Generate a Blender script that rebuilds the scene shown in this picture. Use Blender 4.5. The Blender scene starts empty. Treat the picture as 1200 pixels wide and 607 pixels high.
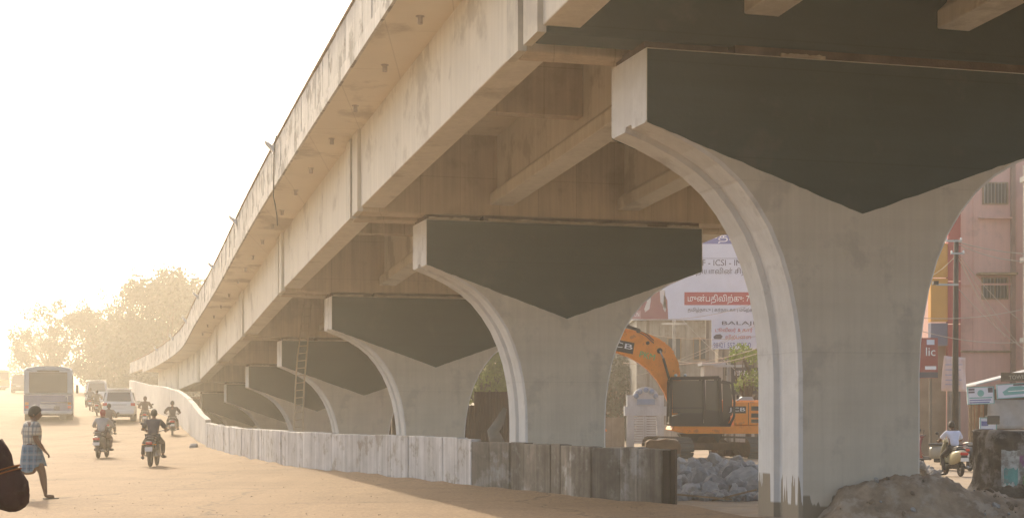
import bpy, bmesh, math, random
from mathutils import Vector, Matrix, noise
random.seed(7)
R = math.radians; PI = math.pi
sc = bpy.context.scene
COL = sc.collection

# ------------------------------------------------------------ camera
F, HY, CZ = 1800.0, 480.0, 1.6        # focal length and horizon in photo pixels, eye height
cam = bpy.data.cameras.new('camera'); cam_o = bpy.data.objects.new('camera', cam); COL.objects.link(cam_o)
cam_o.location = (0, 0, CZ); cam_o.rotation_euler = (R(90), 0, 0)
cam.sensor_width = 36; cam.lens = 54; cam.shift_y = 0.147; cam.clip_end = 3000; cam.clip_start = .1
sc.camera = cam_o
# ------------------------------------------------------------ light
SUN_AZ, SUN_EL = -20.0, 31.0          # degrees, azimuth from +Y towards +X
w = bpy.data.worlds.new('World'); sc.world = w; w.use_nodes = True
nt = w.node_tree; bg = nt.nodes['Background']
sky = nt.nodes.new('ShaderNodeTexSky'); sky.sky_type = 'NISHITA'; sky.sun_disc = False
sky.sun_elevation = R(SUN_EL); sky.sun_rotation = R(SUN_AZ); sky.altitude = 0
sky.air_density = 1.0; sky.dust_density = 4.0; sky.ozone_density = 1.0
hs = nt.nodes.new('ShaderNodeMix'); hs.data_type = 'RGBA'; hs.blend_type = 'MULTIPLY'; hs.inputs[0].default_value = 1.0
hs.inputs[7].default_value = (1.0, .975, .94, 1)
nt.links.new(sky.outputs[0], hs.inputs[6]); nt.links.new(hs.outputs[2], bg.inputs[0]); bg.inputs[1].default_value = 0.15
sl = bpy.data.lights.new('sun', 'SUN'); sl.energy = 2.1; sl.angle = R(0.6); sl.color = (1.0, .84, .60)
so = bpy.data.objects.new('sun', sl); COL.objects.link(so)
sd = Vector((math.sin(R(SUN_AZ))*math.cos(R(SUN_EL)), math.cos(R(SUN_AZ))*math.cos(R(SUN_EL)), math.sin(R(SUN_EL))))
so.rotation_euler = sd.to_track_quat('Z', 'Y').to_euler(); so.location = (0, 0, 40)
sc.view_settings.view_transform = 'Standard'; sc.view_settings.look = 'None'; sc.view_settings.gamma = 1
sc.view_settings.exposure = 1.17
sc.cycles.use_denoising = True
sc.cycles.max_bounces = 8; sc.cycles.diffuse_bounces = 4; sc.cycles.volume_bounces = 1; sc.cycles.transparent_max_bounces = 8
HAZE_DENSITY = 0.0017; HAZE_COLOR = (1.0, .92, .77); HAZE_G = 0.48

# ------------------------------------------------------------ helpers
def at(px, py, D): return Vector(((px-600)/F*D, D, CZ-(py-HY)/F*D))
def interp(t, T):
    if t <= T[0][0]:
        a, b = T[0], T[1]
    elif t >= T[-1][0]:
        a, b = T[-2], T[-1]
    else:
        for a, b in zip(T, T[1:]):
            if a[0] <= t <= b[0]: break
    return a[1]+(b[1]-a[1])*(t-a[0])/(b[0]-a[0])
def tag(o, label=None, cat=None, group=None, kind=None):
    if label: o['label'] = label
    if cat: o['category'] = cat
    if group: o['group'] = group
    if kind: o['kind'] = kind
    return o
def thing(name, label, cat, loc=(0,0,0), rotz=0, group=None):
    o = bpy.data.objects.new(name, None); COL.objects.link(o); o.empty_display_size = .2
    o.location = loc; o.rotation_euler = (0, 0, rotz)
    return tag(o, label, cat, group)
def copy_tree(o, parent=None):
    c = o.copy(); COL.objects.link(c); c.parent = parent
    for ch in list(o.children): copy_tree(ch, c)
    return c
class MB:
    def __init__(s): s.v = []; s.f = []; s.m = []; s.mi = 0; s.T = None
    def av(s, p):
        p = Vector(p)
        if s.T is not None: p = s.T @ p
        s.v.append(p); return len(s.v)-1
    def af(s, *i): s.f.append(tuple(i)); s.m.append(s.mi)
    def box(s, x0, x1, y0, y1, z0, z1, taper=(1, 1)):
        cx, cy = (x0+x1)/2, (y0+y1)/2
        i = [s.av((x, y, z0)) for x, y in ((x0,y0),(x1,y0),(x1,y1),(x0,y1))]
        j = [s.av((cx+(x-cx)*taper[0], cy+(y-cy)*taper[1], z1)) for x, y in ((x0,y0),(x1,y0),(x1,y1),(x0,y1))]
        s.af(i[3],i[2],i[1],i[0]); s.af(*j)
        for k in range(4): s.af(i[k], i[(k+1)%4], j[(k+1)%4], j[k])
        return s
    def bc(s, c, d): return s.box(c[0]-d[0]/2, c[0]+d[0]/2, c[1]-d[1]/2, c[1]+d[1]/2, c[2]-d[2]/2, c[2]+d[2]/2)
    def prism(s, A, B):
        n = len(A); i = [s.av(p) for p in A]; j = [s.av(p) for p in B]
        s.af(*i[::-1]); s.af(*j)
        for k in range(n): s.af(i[k], i[(k+1)%n], j[(k+1)%n], j[k])
        return s
    def ext_y(s, poly, y0, y1):           # polygon in x,z pushed along y (clockwise seen from -y is fine)
        return s.prism([(p[0], y1, p[1]) for p in poly], [(p[0], y0, p[1]) for p in poly])
    def ext_x(s, poly, x0, x1):           # polygon in y,z
        return s.prism([(x0, p[0], p[1]) for p in poly], [(x1, p[0], p[1]) for p in poly])
    def rings(s, rr, caps=True):
        ids = [[s.av(p) for p in r] for r in rr]; n = len(ids[0])
        for a, b in zip(ids, ids[1:]):
            for k in range(n): s.af(a[k], a[(k+1)%n], b[(k+1)%n], b[k])
        if caps: s.af(*ids[0][::-1]); s.af(*ids[-1])
        return s
    def tube(s, pts, r, n=8, caps=True):
        pts = [Vector(p) for p in pts]; rs = r if isinstance(r, (list, tuple)) else [r]*len(pts)
        up = Vector((0,0,1)); rr = []
        d0 = (pts[1]-pts[0]).normalized()
        if abs(d0.z) > .95: up = Vector((1,0,0))
        for k, p in enumerate(pts):
            d = (pts[min(k+1,len(pts)-1)]-pts[max(k-1,0)]).normalized()
            a = d.cross(up)
            if a.length < 1e-3: a = Vector((1,0,0))
            a.normalize(); b = a.cross(d); up = b
            rr.append([p+(a*math.cos(q)+b*math.sin(q))*rs[k] for q in [2*PI*i/n for i in range(n)]])
        return s.rings(rr, caps)
    def cyl(s, a, b, r, n=12): return s.tube([a, b], r, n)
    def ball(s, c, r, nu=12, nv=8):
        c = Vector(c); r = r if isinstance(r, (tuple, list)) else (r, r, r); rr = []
        top = s.av(c+Vector((0,0,-r[2])))
        ids = []
        for j in range(1, nv):
            th = PI*j/nv
            ids.append([s.av(c+Vector((r[0]*math.sin(th)*math.cos(2*PI*i/nu), r[1]*math.sin(th)*math.sin(2*PI*i/nu), -r[2]*math.cos(th)))) for i in range(nu)])
        bot = s.av(c+Vector((0,0,r[2])))
        for i in range(nu):
            k = (i+1) % nu
            s.af(top, ids[0][k], ids[0][i]); s.af(bot, ids[-1][i], ids[-1][k])
            for a, b in zip(ids, ids[1:]): s.af(a[i], a[k], b[k], b[i])
        return s
    def wheel_ring(s, c, R0, r, nu=24, nv=8, sx=1.0):   # torus round the x axis
        c = Vector(c); ids = []
        for i in range(nu):
            a = 2*PI*i/nu
            ids.append([s.av(c+Vector((r*sx*math.sin(2*PI*j/nv), math.cos(a)*(R0+r*math.cos(2*PI*j/nv)), math.sin(a)*(R0+r*math.cos(2*PI*j/nv))))) for j in range(nv)])
        for i in range(nu):
            a, b = ids[i], ids[(i+1)%nu]
            for j in range(nv): s.af(a[j], a[(j+1)%nv], b[(j+1)%nv], b[j])
        return s
    def quad(s, a, b, c, d): s.af(s.av(a), s.av(b), s.av(c), s.av(d)); return s
    def mesh(s, name, mats, smooth=False, fixn=True):
        me = bpy.data.meshes.new(name); me.from_pydata([tuple(p) for p in s.v], [], s.f)
        for m in (mats if isinstance(mats, (list, tuple)) else [mats]): me.materials.append(m)
        for p, i in zip(me.polygons, s.m): p.material_index = i; p.use_smooth = smooth
        if fixn:
            bm = bmesh.new(); bm.from_mesh(me); bmesh.ops.recalc_face_normals(bm, faces=bm.faces); bm.to_mesh(me); bm.free()
        me.update(); return me
    def build(s, name, mats, parent=None, smooth=False, loc=None, fixn=True):
        o = bpy.data.objects.new(name, s.mesh(name, mats, smooth, fixn)); COL.objects.link(o)
        if parent is not None: o.parent = parent
        if loc is not None: o.location = loc
        return o
def bev(o, wd=.02, seg=2, ang=35):
    m = o.modifiers.new('bevel', 'BEVEL'); m.width = wd; m.segments = seg; m.limit_method = 'ANGLE'; m.angle_limit = R(ang)
    return o
def autosm(o, ang=40):
    me = o.data
    for p in me.polygons: p.use_smooth = True
    try: me.set_sharp_from_angle(angle=R(ang))
    except Exception: pass
    return o

# ------------------------------------------------------------ materials
def _n(nt, t, **k):
    n = nt.nodes.new(t)
    for a, b in k.items(): setattr(n, a, b)
    return n
def mat(name, col, rough=.85, var=.18, scale=1.5, bump=.25, bscale=14, streak=0, col2=None, c2amt=.5, c2scale=.8, metal=0, rnd=0, spec=.3, hstreak=0, emit=0, grid=None, gridamt=.45):
    m = bpy.data.materials.new(name); m.use_nodes = True; nt = m.node_tree; L = nt.links
    b = nt.nodes['Principled BSDF']; b.inputs['Roughness'].default_value = rough; b.inputs['Metallic'].default_value = metal
    b.inputs['Specular IOR Level'].default_value = spec
    tc = _n(nt, 'ShaderNodeTexCoord')
    def noi(sc_, vec=(1,1,1), det=6, rg=.6):
        mp = _n(nt, 'ShaderNodeMapping'); mp.inputs['Scale'].default_value = vec; L.new(tc.outputs['Object'], mp.inputs[0])
        n = _n(nt, 'ShaderNodeTexNoise'); n.inputs['Scale'].default_value = sc_; n.inputs['Detail'].default_value = det; n.inputs['Roughness'].default_value = rg
        L.new(mp.outputs[0], n.inputs['Vector']); return n.outputs[0]
    def mixc(fac, a, c, bt='MIX'):
        x = _n(nt, 'ShaderNodeMix', data_type='RGBA', blend_type=bt)
        for s_, v in ((0, fac), (6, a), (7, c)):
            if hasattr(v, 'links') or isinstance(v, bpy.types.NodeSocket): L.new(v, x.inputs[s_])
            elif s_ == 0: x.inputs[0].default_value = v
            else: x.inputs[s_].default_value = (*v[:3], 1)
        return x.outputs[2]
    def ramp(v, lo, hi):
        r = _n(nt, 'ShaderNodeMapRange'); r.inputs[1].default_value = lo; r.inputs[2].default_value = hi; L.new(v, r.inputs[0]); return r.outputs[0]
    lo = [c*(1-var) for c in col]; hi = [min(1, c*(1+var)) for c in col]
    out = mixc(ramp(noi(scale), .3, .7), lo, hi)
    if col2: out = mixc(ramp(noi(c2scale, det=8, rg=.65), .62-c2amt*.25, .68-c2amt*.2), out, col2)
    if streak:
        out = mixc(streak, out, mixc(ramp(noi(1.0, (5, 5, .28), 5), .35, .65), (.42,.40,.38), (1,1,1)), 'MULTIPLY')
        out = mixc(streak*.6, out, mixc(ramp(noi(1.0, (17, 17, .5), 4), .35, .6), (.55,.52,.48), (1,1,1)), 'MULTIPLY')
    if hstreak:
        out = mixc(hstreak, out, mixc(ramp(noi(1.0, (.25, 3, 3), 5), .38, .62), (.6,.57,.52), (1,1,1)), 'MULTIPLY')
    if grid:   # faint shutter joints: (sx, sy, sz) spacing in metres, 0 = none
        sp = _n(nt, 'ShaderNodeSeparateXYZ'); L.new(tc.outputs['Object'], sp.inputs[0])
        acc = None
        for k, g in enumerate(grid):
            if not g: continue
            d = _n(nt, 'ShaderNodeMath', operation='DIVIDE'); L.new(sp.outputs[k], d.inputs[0]); d.inputs[1].default_value = g
            fr = _n(nt, 'ShaderNodeMath', operation='PINGPONG'); L.new(d.outputs[0], fr.inputs[0]); fr.inputs[1].default_value = .5
            rr = ramp(fr.outputs[0], 0, .014/g)
            out = mixc(gridamt, out, mixc(rr, (.5,.47,.44), (1,1,1)), 'MULTIPLY')
    if rnd:
        oi = _n(nt, 'ShaderNodeObjectInfo')
        out = mixc(1.0, out, mixc(oi.outputs['Random'], (1-rnd,)*3, (1,1,1)), 'MULTIPLY')
    L.new(out, b.inputs['Base Color'])
    if bump:
        bp = _n(nt, 'ShaderNodeBump'); bp.inputs['Strength'].default_value = bump; bp.inputs['Distance'].default_value = .03
        v = noi(bscale, det=8, rg=.65)
        if streak: 
            a = _n(nt, 'ShaderNodeMath', operation='ADD'); L.new(v, a.inputs[0]); L.new(noi(1.0, (17, 17, .5), 4), a.inputs[1]); v = a.outputs[0]
        L.new(v, bp.inputs['Height']); L.new(bp.outputs[0], b.inputs['Normal'])
    if emit:
        b.inputs['Emission Color'].default_value = (*col, 1); b.inputs['Emission Strength'].default_value = emit
    return m
def glass(name, col=(.03,.035,.04), rough=.08):
    m = bpy.data.materials.new(name); m.use_nodes = True; b = m.node_tree.nodes['Principled BSDF']
    b.inputs['Base Color'].default_value = (*col, 1); b.inputs['Roughness'].default_value = rough; b.inputs['Specular IOR Level'].default_value = .6
    n = _n(m.node_tree, 'ShaderNodeTexNoise'); n.inputs['Scale'].default_value = 4; mr = _n(m.node_tree, 'ShaderNodeMapRange')
    mr.inputs[3].default_value = rough; mr.inputs[4].default_value = rough+.15
    m.node_tree.links.new(n.outputs[0], mr.inputs[0]); m.node_tree.links.new(mr.outputs[0], b.inputs['Roughness'])
    return m
def clearglass(name, tint=(.75,.72,.6), a=.35):
    m = bpy.data.materials.new(name); m.use_nodes = True; nt = m.node_tree; b = nt.nodes['Principled BSDF']
    b.inputs['Base Color'].default_value = (.12,.11,.09,1); b.inputs['Roughness'].default_value = .1; b.inputs['Alpha'].default_value = a
    return m
M = {}
M['deck'] = mat('painted_concrete', (.64,.585,.475), var=.05, scale=.7, streak=.18, bump=.12, col2=(.53,.48,.40), c2amt=.3, c2scale=.5)
M['girder'] = mat('girder_concrete', (.70,.64,.53), var=.05, scale=1.0, streak=.16, bump=.15, col2=(.54,.48,.39), c2amt=.3, c2scale=.6)
M['soffit'] = mat('soffit_concrete', (.70,.625,.50), var=.05, scale=.6, bump=.08, col2=(.50,.43,.34), c2amt=.3, c2scale=.35, grid=(1.22,2.44,0))
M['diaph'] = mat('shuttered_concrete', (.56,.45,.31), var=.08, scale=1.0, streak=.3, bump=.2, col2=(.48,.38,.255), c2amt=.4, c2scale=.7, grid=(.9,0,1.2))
M['parapet'] = mat('parapet_concrete', (.66,.62,.55), var=.12, scale=1.4, streak=.42, bump=.3, rnd=.2, col2=(.33,.30,.26), c2amt=.4, c2scale=1.5)
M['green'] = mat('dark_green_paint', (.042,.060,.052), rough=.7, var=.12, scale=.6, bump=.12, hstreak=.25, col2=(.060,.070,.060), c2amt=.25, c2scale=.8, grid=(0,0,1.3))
M['rustgrout'] = mat('brown_grout', (.11,.07,.045), var=.35, scale=3, bump=.5)
M['palegrout'] = mat('pale_mortar', (.36,.30,.22), var=.3, scale=4, bump=.6)
def pier_mat(name, col, patch, amt, z0=0, amp=1, fq=9):
    m = mat(name, col, rough=.8, var=.06, scale=.9, bump=.15, col2=patch, c2amt=amt, c2scale=.9, hstreak=.15, streak=.12, grid=(0,0,2.44), gridamt=.22)
    nt = m.node_tree; L = nt.links; b = nt.nodes['Principled BSDF']; src = b.inputs['Base Color'].links[0].from_socket
    tc = _n(nt, 'ShaderNodeTexCoord'); sp = _n(nt, 'ShaderNodeSeparateXYZ'); L.new(tc.outputs['Object'], sp.inputs[0])
    mp = _n(nt, 'ShaderNodeMapping'); mp.inputs['Scale'].default_value = (fq, fq, .12); L.new(tc.outputs['Object'], mp.inputs[0])
    n = _n(nt, 'ShaderNodeTexNoise'); n.inputs['Scale'].default_value = 1; n.inputs['Detail'].default_value = 5; L.new(mp.outputs[0], n.inputs['Vector'])
    a = _n(nt, 'ShaderNodeMath', operation='MULTIPLY_ADD'); st_ = _n(nt, 'ShaderNodeMapRange'); st_.inputs[1].default_value = .47; st_.inputs[2].default_value = .56; L.new(n.outputs[0], st_.inputs[0]); L.new(st_.outputs[0], a.inputs[0]); a.inputs[1].default_value = -amp; L.new(sp.outputs[2], a.inputs[2])
    r = _n(nt, 'ShaderNodeMapRange'); L.new(a.outputs[0], r.inputs[0]); r.inputs[1].default_value = z0; r.inputs[2].default_value = z0+.03
    x = _n(nt, 'ShaderNodeMix', data_type='RGBA'); L.new(r.outputs[0], x.inputs[0]); x.inputs[6].default_value = (.27,.225,.165,1); L.new(src, x.inputs[7])
    L.new(x.outputs[2], b.inputs['Base Color']); return m
M['pierface'] = pier_mat('pier_beige_paint', (.63,.565,.465), (.54,.485,.405), .36, .20, .16, 2.6)
M['pierside'] = pier_mat('pier_white_paint', (.68,.665,.635), (.56,.54,.51), .25, .22, .42, 6.5)
M['white_wall'] = mat('whitewash', (.62,.60,.58), var=.14, scale=2.2, streak=.55, bump=.3, rnd=.14, col2=(.40,.36,.31), c2amt=.3, c2scale=2)
M['grey_wall'] = mat('bare_board_concrete', (.27,.235,.19), var=.35, scale=2.2, streak=.7, bump=.5, rnd=.4, col2=(.44,.42,.38), c2amt=.4, c2scale=1.6)
M['dirt'] = mat('dirt', (.32,.24,.16), var=.35, scale=1.2, bump=.9, bscale=6, col2=(.30,.24,.18), c2amt=.5, c2scale=.9)
M['rock'] = mat('rubble_stone', (.42,.40,.38), var=.2, scale=2, bump=.5, bscale=9, rnd=.45)
M['clod'] = mat('earth_clod', (.27,.205,.145), var=.3, scale=3, bump=.6, rnd=.35)
M['rubber'] = mat('rubber', (.03,.028,.026), rough=.8, var=.2, scale=8, bump=.1)
M['black'] = mat('black_plastic', (.03,.03,.03), rough=.5, var=.2, bump=.05)
M['steel'] = mat('steel', (.35,.34,.33), rough=.4, metal=.8, var=.15, bump=.05)
M['galv'] = mat('galvanised', (.42,.43,.44), rough=.55, metal=.3, var=.15)
M['glass'] = glass('dark_glass')
M['see'] = clearglass('tinted_clear_glass')
M['white'] = mat('white_paint', (.72,.71,.69), rough=.35, var=.05, bump=.03, spec=.5)
M['cloth_white'] = mat('white_cloth', (.62,.63,.68), var=.1, scale=6, bump=.3)
M['skin'] = mat('brown_skin', (.15,.075,.045), rough=.6, var=.08, scale=8, bump=.05)
M['hair'] = mat('black_hair', (.012,.010,.009), rough=.6, var=.3, scale=40, bump=.4, bscale=60)
M['red'] = mat('red_lens', (.55,.03,.02), rough=.25, var=.1, bump=0)
M['bark'] = mat('bark', (.10,.075,.055), var=.3, scale=4, streak=.4, bump=.8)
M['wood'] = mat('weathered_wood', (.30,.21,.13), var=.25, scale=4, streak=.3, bump=.3)
M['dark'] = mat('dark_interior', (.02,.018,.016), var=.2, bump=0)
M['rustsheet'] = mat('rusted_sheet', (.09,.058,.04), rough=.8, var=.3, scale=1.5, streak=.4, bump=.3)

# ------------------------------------------------------------ ground
WX = [(10,9.5),(18,5.9),(22,3.6),(25.1,2.6),(26.2,1.83),(28.8,.62),(31.5,-.84),(36.4,-3.16),(44.3,-6.85),(50.6,-8.96),(61.2,-12.2),(72,-15.1),(84,-18.3),(110,-26),(130,-32.4),(260,-78)]
RP = [(-50,0),(50,0),(58,.03),(66,.18),(76,.5),(88,1.0),(225,4.6),(600,12.5)]
def wallx(Y): return interp(Y, WX)
def sm(t): t = max(0, min(1, t)); return t*t*(3-2*t)
def roadz(Y): return interp(Y, RP) if Y > -50 else 0
def gz(X, Y):
    t = sm((X-wallx(Y)-.2)/3.0)
    right = -.02-.25*sm((Y-26)/14)+sm((Y-120)/120)*roadz(Y)
    n = .05*noise.noise(Vector((X*.35, Y*.35, 0)))*t
    return roadz(Y)*(1-t)+right*t+n
def sheet(name, rows, fn, m):
    mb = MB(); ids = [[mb.av(p) for p in r] for r in rows]
    for a, b in zip(ids, ids[1:]):
        for k in range(len(a)-1): mb.af(a[k], a[k+1], b[k+1], b[k])
    return mb.build(name, m, smooth=True, fixn=False)
ys = [-60,-30,-10]+[i*1.0 for i in range(0, 20, 4)]+[20+i*.7 for i in range(90)]+[84+i*5 for i in range(36)]+[280,330,400,500,650,900,1500]
rows = []
for y in ys:
    wx = wallx(min(y, 260)); xs = [-1400,-500,-200]+[wx-60+i*6 for i in range(10)]+[wx-.5,wx,wx+.4,wx+.9]+[wx+1.4+i*.8 for i in range(40)]+[wx+38,wx+50,wx+70,wx+120,wx+300,wx+1400]
    rows.append([(x, y, gz(x, y)-(.07 if x < wx-.2 else 0)) for x in xs])
g = sheet('ground', rows, None, M['dirt']); tag(g, 'brown bare earth ground running under and beside the flyover', kind='structure')

mr = mat('dusty_asphalt', (.27,.176,.096), rough=.9, var=.12, scale=.5, bump=.35, bscale=22, col2=(.225,.145,.078), c2amt=.5, c2scale=.25)
def road_extra(m):
    nt = m.node_tree; L = nt.links; b = nt.nodes['Principled BSDF']; src = b.inputs['Base Color'].links[0].from_socket
    tc = _n(nt, 'ShaderNodeTexCoord')
    mp = _n(nt, 'ShaderNodeMapping'); mp.inputs['Rotation'].default_value = (0,0,R(-16)); mp.inputs['Scale'].default_value = (1.7, .06, 1); L.new(tc.outputs['Object'], mp.inputs[0])
    n = _n(nt, 'ShaderNodeTexNoise'); n.inputs['Scale'].default_value = 1; n.inputs['Detail'].default_value = 7; n.inputs['Roughness'].default_value = .6; L.new(mp.outputs[0], n.inputs['Vector'])
    r = _n(nt, 'ShaderNodeMapRange'); L.new(n.outputs[0], r.inputs[0]); r.inputs[1].default_value = .4; r.inputs[2].default_value = .62
    x = _n(nt, 'ShaderNodeMix', data_type='RGBA'); L.new(r.outputs[0], x.inputs[0]); L.new(src, x.inputs[7])
    y = _n(nt, 'ShaderNodeMix', data_type='RGBA', blend_type='MULTIPLY'); y.inputs[0].default_value = 1; L.new(src, y.inputs[6]); y.inputs[7].default_value = (.90,.89,.88,1)
    L.new(y.outputs[2], x.inputs[6])
    # gravel speckle
    v = _n(nt, 'ShaderNodeTexNoise'); v.inputs['Scale'].default_value = 16; v.inputs['Detail'].default_value = 4; v.inputs['Roughness'].default_value = .8; L.new(tc.outputs['Object'], v.inputs['Vector'])
    r2 = _n(nt, 'ShaderNodeMapRange'); L.new(v.outputs[0], r2.inputs[0]); r2.inputs[1].default_value = .44; r2.inputs[2].default_value = .56
    z = _n(nt, 'ShaderNodeMix', data_type='RGBA', blend_type='MULTIPLY'); z.inputs[0].default_value = .8; L.new(x.outputs[2], z.inputs[6])
    q = _n(nt, 'ShaderNodeMix', data_type='RGBA'); L.new(r2.outputs[0], q.inputs[0]); q.inputs[6].default_value = (.68,.66,.64,1); q.inputs[7].default_value = (1,1,1,1); L.new(q.outputs[2], z.inputs[7])
    vo = _n(nt, 'ShaderNodeTexVoronoi', feature='DISTANCE_TO_EDGE'); vo.inputs['Scale'].default_value = .22
    wn = _n(nt, 'ShaderNodeTexNoise'); wn.inputs['Scale'].default_value = 1.3; wn.inputs['Detail'].default_value = 6; L.new(tc.outputs['Object'], wn.inputs['Vector'])
    va = _n(nt, 'ShaderNodeVectorMath', operation='ADD'); L.new(tc.outputs['Object'], va.inputs[0]); L.new(wn.outputs[1], va.inputs[1]); L.new(va.outputs[0], vo.inputs['Vector'])
    cr = _n(nt, 'ShaderNodeMapRange'); L.new(vo.outputs[0], cr.inputs[0]); cr.inputs[1].default_value = .002; cr.inputs[2].default_value = .010; cr.inputs[3].default_value = .62
    cm = _n(nt, 'ShaderNodeMix', data_type='RGBA', blend_type='MULTIPLY'); cm.inputs[0].default_value = 1; L.new(z.outputs[2], cm.inputs[6]); L.new(cr.outputs[0], cm.inputs[7])
    L.new(cm.outputs[2], b.inputs['Base Color'])
road_extra(mr)
rows = []
for y in [-20,-5,5,12]+[16+i*.6 for i in range(110)]+[83+i*3 for i in range(60)]:
    wx = wallx(y)-.02; lx = -14-.46*max(y, 0)
    r = []
    for i in range(71):
        t = 1-(1-i/70)**1.8; x = lx+(wx-lx)*t
        z = gz(min(x, wallx(y)), y)+.006+.012*noise.noise(Vector((x*.8, y*.8, 3)))+.01
        d = wx-x
        z += .09*math.exp(-(d/.35)**2)*(.6+.8*noise.noise(Vector((x*2, y*2, 9))))
        r.append((x, y, z))
    rows.append(r)
rd = sheet('road', rows, None, mr); tag(rd, 'dusty sunlit asphalt road running uphill beside the flyover', kind='structure')

# ------------------------------------------------------------ flyover frame
OFF = [(-10,0),(35,0),(49,.1),(62.7,.35),(76,.55),(89.5,.8),(103,.5),(116,-.05),(130,-.8)]
ZC = [(-12,7.0),(-4.4,6.75),(9,6.3),(22.4,5.62),(35.9,4.89),(49.3,4.13),(62.7,3.35),(76.1,2.69),(89.5,2.04),(103,1.65),(116,1.4),(130,1.24)]
def cub(t, T):
    for k in range(len(T)-1):
        if t <= T[k+1][0] or k == len(T)-2: break
    k = max(0, k); p1, p2 = T[k], T[k+1]; p0 = T[max(k-1,0)]; p3 = T[min(k+2, len(T)-1)]
    h = p2[0]-p1[0]; u = (t-p1[0])/h
    m1 = (p2[1]-p0[1])/(p2[0]-p0[0])*h if k > 0 else p2[1]-p1[1]
    m2 = (p3[1]-p1[1])/(p3[0]-p1[0])*h if k < len(T)-2 else p2[1]-p1[1]
    return (2*u**3-3*u*u+1)*p1[1]+(u**3-2*u*u+u)*m1+(-2*u**3+3*u*u)*p2[1]+(u**3-u*u)*m2
RV = Vector((.9615, .2746, 0)); ROT = math.atan2(.2746, .9615)
def zc(D): return cub(D, ZC)
def FP(D, v, dz): # point of the flyover: station D, offset v to the right, height dz above the cap's corner line
    return Vector((11.52-.2856*D+cub(D, OFF), D, 0))+RV*v+Vector((0, 0, zc(D)+dz))
PIERS = [-4.4, 9.0, 22.4, 35.85, 49.25, 62.7, 76.1, 89.5, 102.9, 116.3]
PT = 1.45
# pier outline (half): v, dz from corner line
ARC = [(3.36,0),(3.0,-.135),(2.6,-.32),(2.25,-.53),(1.95,-.78),(1.70,-1.08),(1.48,-1.42),(1.30,-1.82),(1.17,-2.22),(1.08,-2.65),(1.025,-3.05),(1.0,-3.5)]
def make_pier(i, D):
    base = Vector((11.52-.2856*D+cub(D, OFF), D, 0)); c = zc(D)
    gb = gz(base.x, base.y)-.35
    base.z = gz(base.x, base.y)
    labels = {2:('nearest concrete pier with dark green cap face and a dirt mound against its stem'),
      3:('second nearest pier, its stem rising behind the bare grey wall section'),
      4:('third pier back, its stem just left of the rusty sheet shed'),
      5:('fourth pier back with the bamboo ladder in front of its cap'),
      6:('fifth pier back, seen left of the bamboo ladder'),
      7:('sixth pier back, faint in the haze under the flyover'), 8:('seventh pier back, nearly lost in the haze behind the pale ramp wall'), 9:('farthest low pier where the flyover comes down'), 1:('pier standing just outside the right edge of the photo, carrying the nearest girders'), 0:('pier behind the photographer, carrying the end of the nearest span')}
    t = thing('concrete_pier', labels.get(i, 'concrete flyover pier with flared cap, out of clear view'), 'pier', base, ROT, 'piers carrying the flyover')
    bz = base.z
    def outline(ins):
        L_ = []
        bot = -.4
        right = [(v, c+dz-bz) for v, dz in ARC if c+dz-bz > bot+.1]+[(1.0, bot)]
        if c+ARC[-1][1]-bz < bot: right[-1] = (right[-2][0]-.02, bot)
        # normals for inset
        pts = right; out = []
        for k, p in enumerate(pts):
            a = pts[max(k-1,0)]; b = pts[min(k+1,len(pts)-1)]
            tx, tz = b[0]-a[0], b[1]-a[1]; l = math.hypot(tx, tz) or 1
            out.append((p[0]+tz/l*ins if k else p[0], p[1]-tx/l*ins if k < len(pts)-1 else p[1]))
        top = c+1.04-bz
        rs = lambda a: a*(.965+.05*(a-1.0)/2.36)
        return [(-3.36, top)]+[(-a, b) for a, b in out]+[(rs(a), b) for a, b in out[::-1]]+[(rs(3.36), top)]
    mb = MB()
    prof = [(0,.045),(.05,0),(.58,0),(.62,.075),(.83,.075),(.87,0),(PT-.05,0),(PT,.045)]
    rr = [[(p[0], u, p[1]) for p in outline(d)] for u, d in prof]
    ids = [[mb.av(p) for p in r] for r in rr]; n = len(ids[0])
    mb.mi = 0; mb.af(*ids[0]); mb.af(*ids[-1][::-1])
    mb.mi = 1
    for a, b in zip(ids, ids[1:]):
        for k in range(n): mb.af(a[k], b[k], b[(k+1)%n], a[(k+1)%n])
    o = mb.build('pier_body', [M['pierface'], M['pierside']], t)
    top = c+1.04-bz; cz = c-bz; ap = c-1.17-bz
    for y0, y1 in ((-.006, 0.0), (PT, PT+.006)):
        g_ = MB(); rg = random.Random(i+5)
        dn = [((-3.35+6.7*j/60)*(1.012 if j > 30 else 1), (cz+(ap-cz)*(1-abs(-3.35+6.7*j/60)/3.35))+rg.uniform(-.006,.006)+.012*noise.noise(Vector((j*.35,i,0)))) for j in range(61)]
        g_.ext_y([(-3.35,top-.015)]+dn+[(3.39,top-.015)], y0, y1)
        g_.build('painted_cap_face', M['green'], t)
    # bearing plinths and mortar on top
    random.seed(i)
    for v in (-3.0,-2.4):
        MB().box(v-.34, v+.34, .15, PT-.15, top+.002, top+.118).build('bearing_plinth', M['rustgrout'], t)
    MB().box(-2.0, 3.33, .03, PT-.03, top+.003, top+.125).build('grout_band', M['rustgrout'], t)
    mb = MB()
    for a, b in ((-3.3,-2.35),(-1.9,2.0),(2.5,3.32)) if i != 2 else ((-1.3,-.6),):
        k = 14; P = []
        up = [(a+(b-a)*j/k, top+.05+.03*noise.noise(Vector((a*3+j*.7, i, 0)))) for j in range(k+1)]
        mb.ext_y([(a, top+.003)]+up+[(b, top+.003)], -.01, .028)
    mb.build('mortar_strip', M['palegrout'], t)
    return t
for i, D in enumerate(PIERS): make_pier(i, D)

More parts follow.
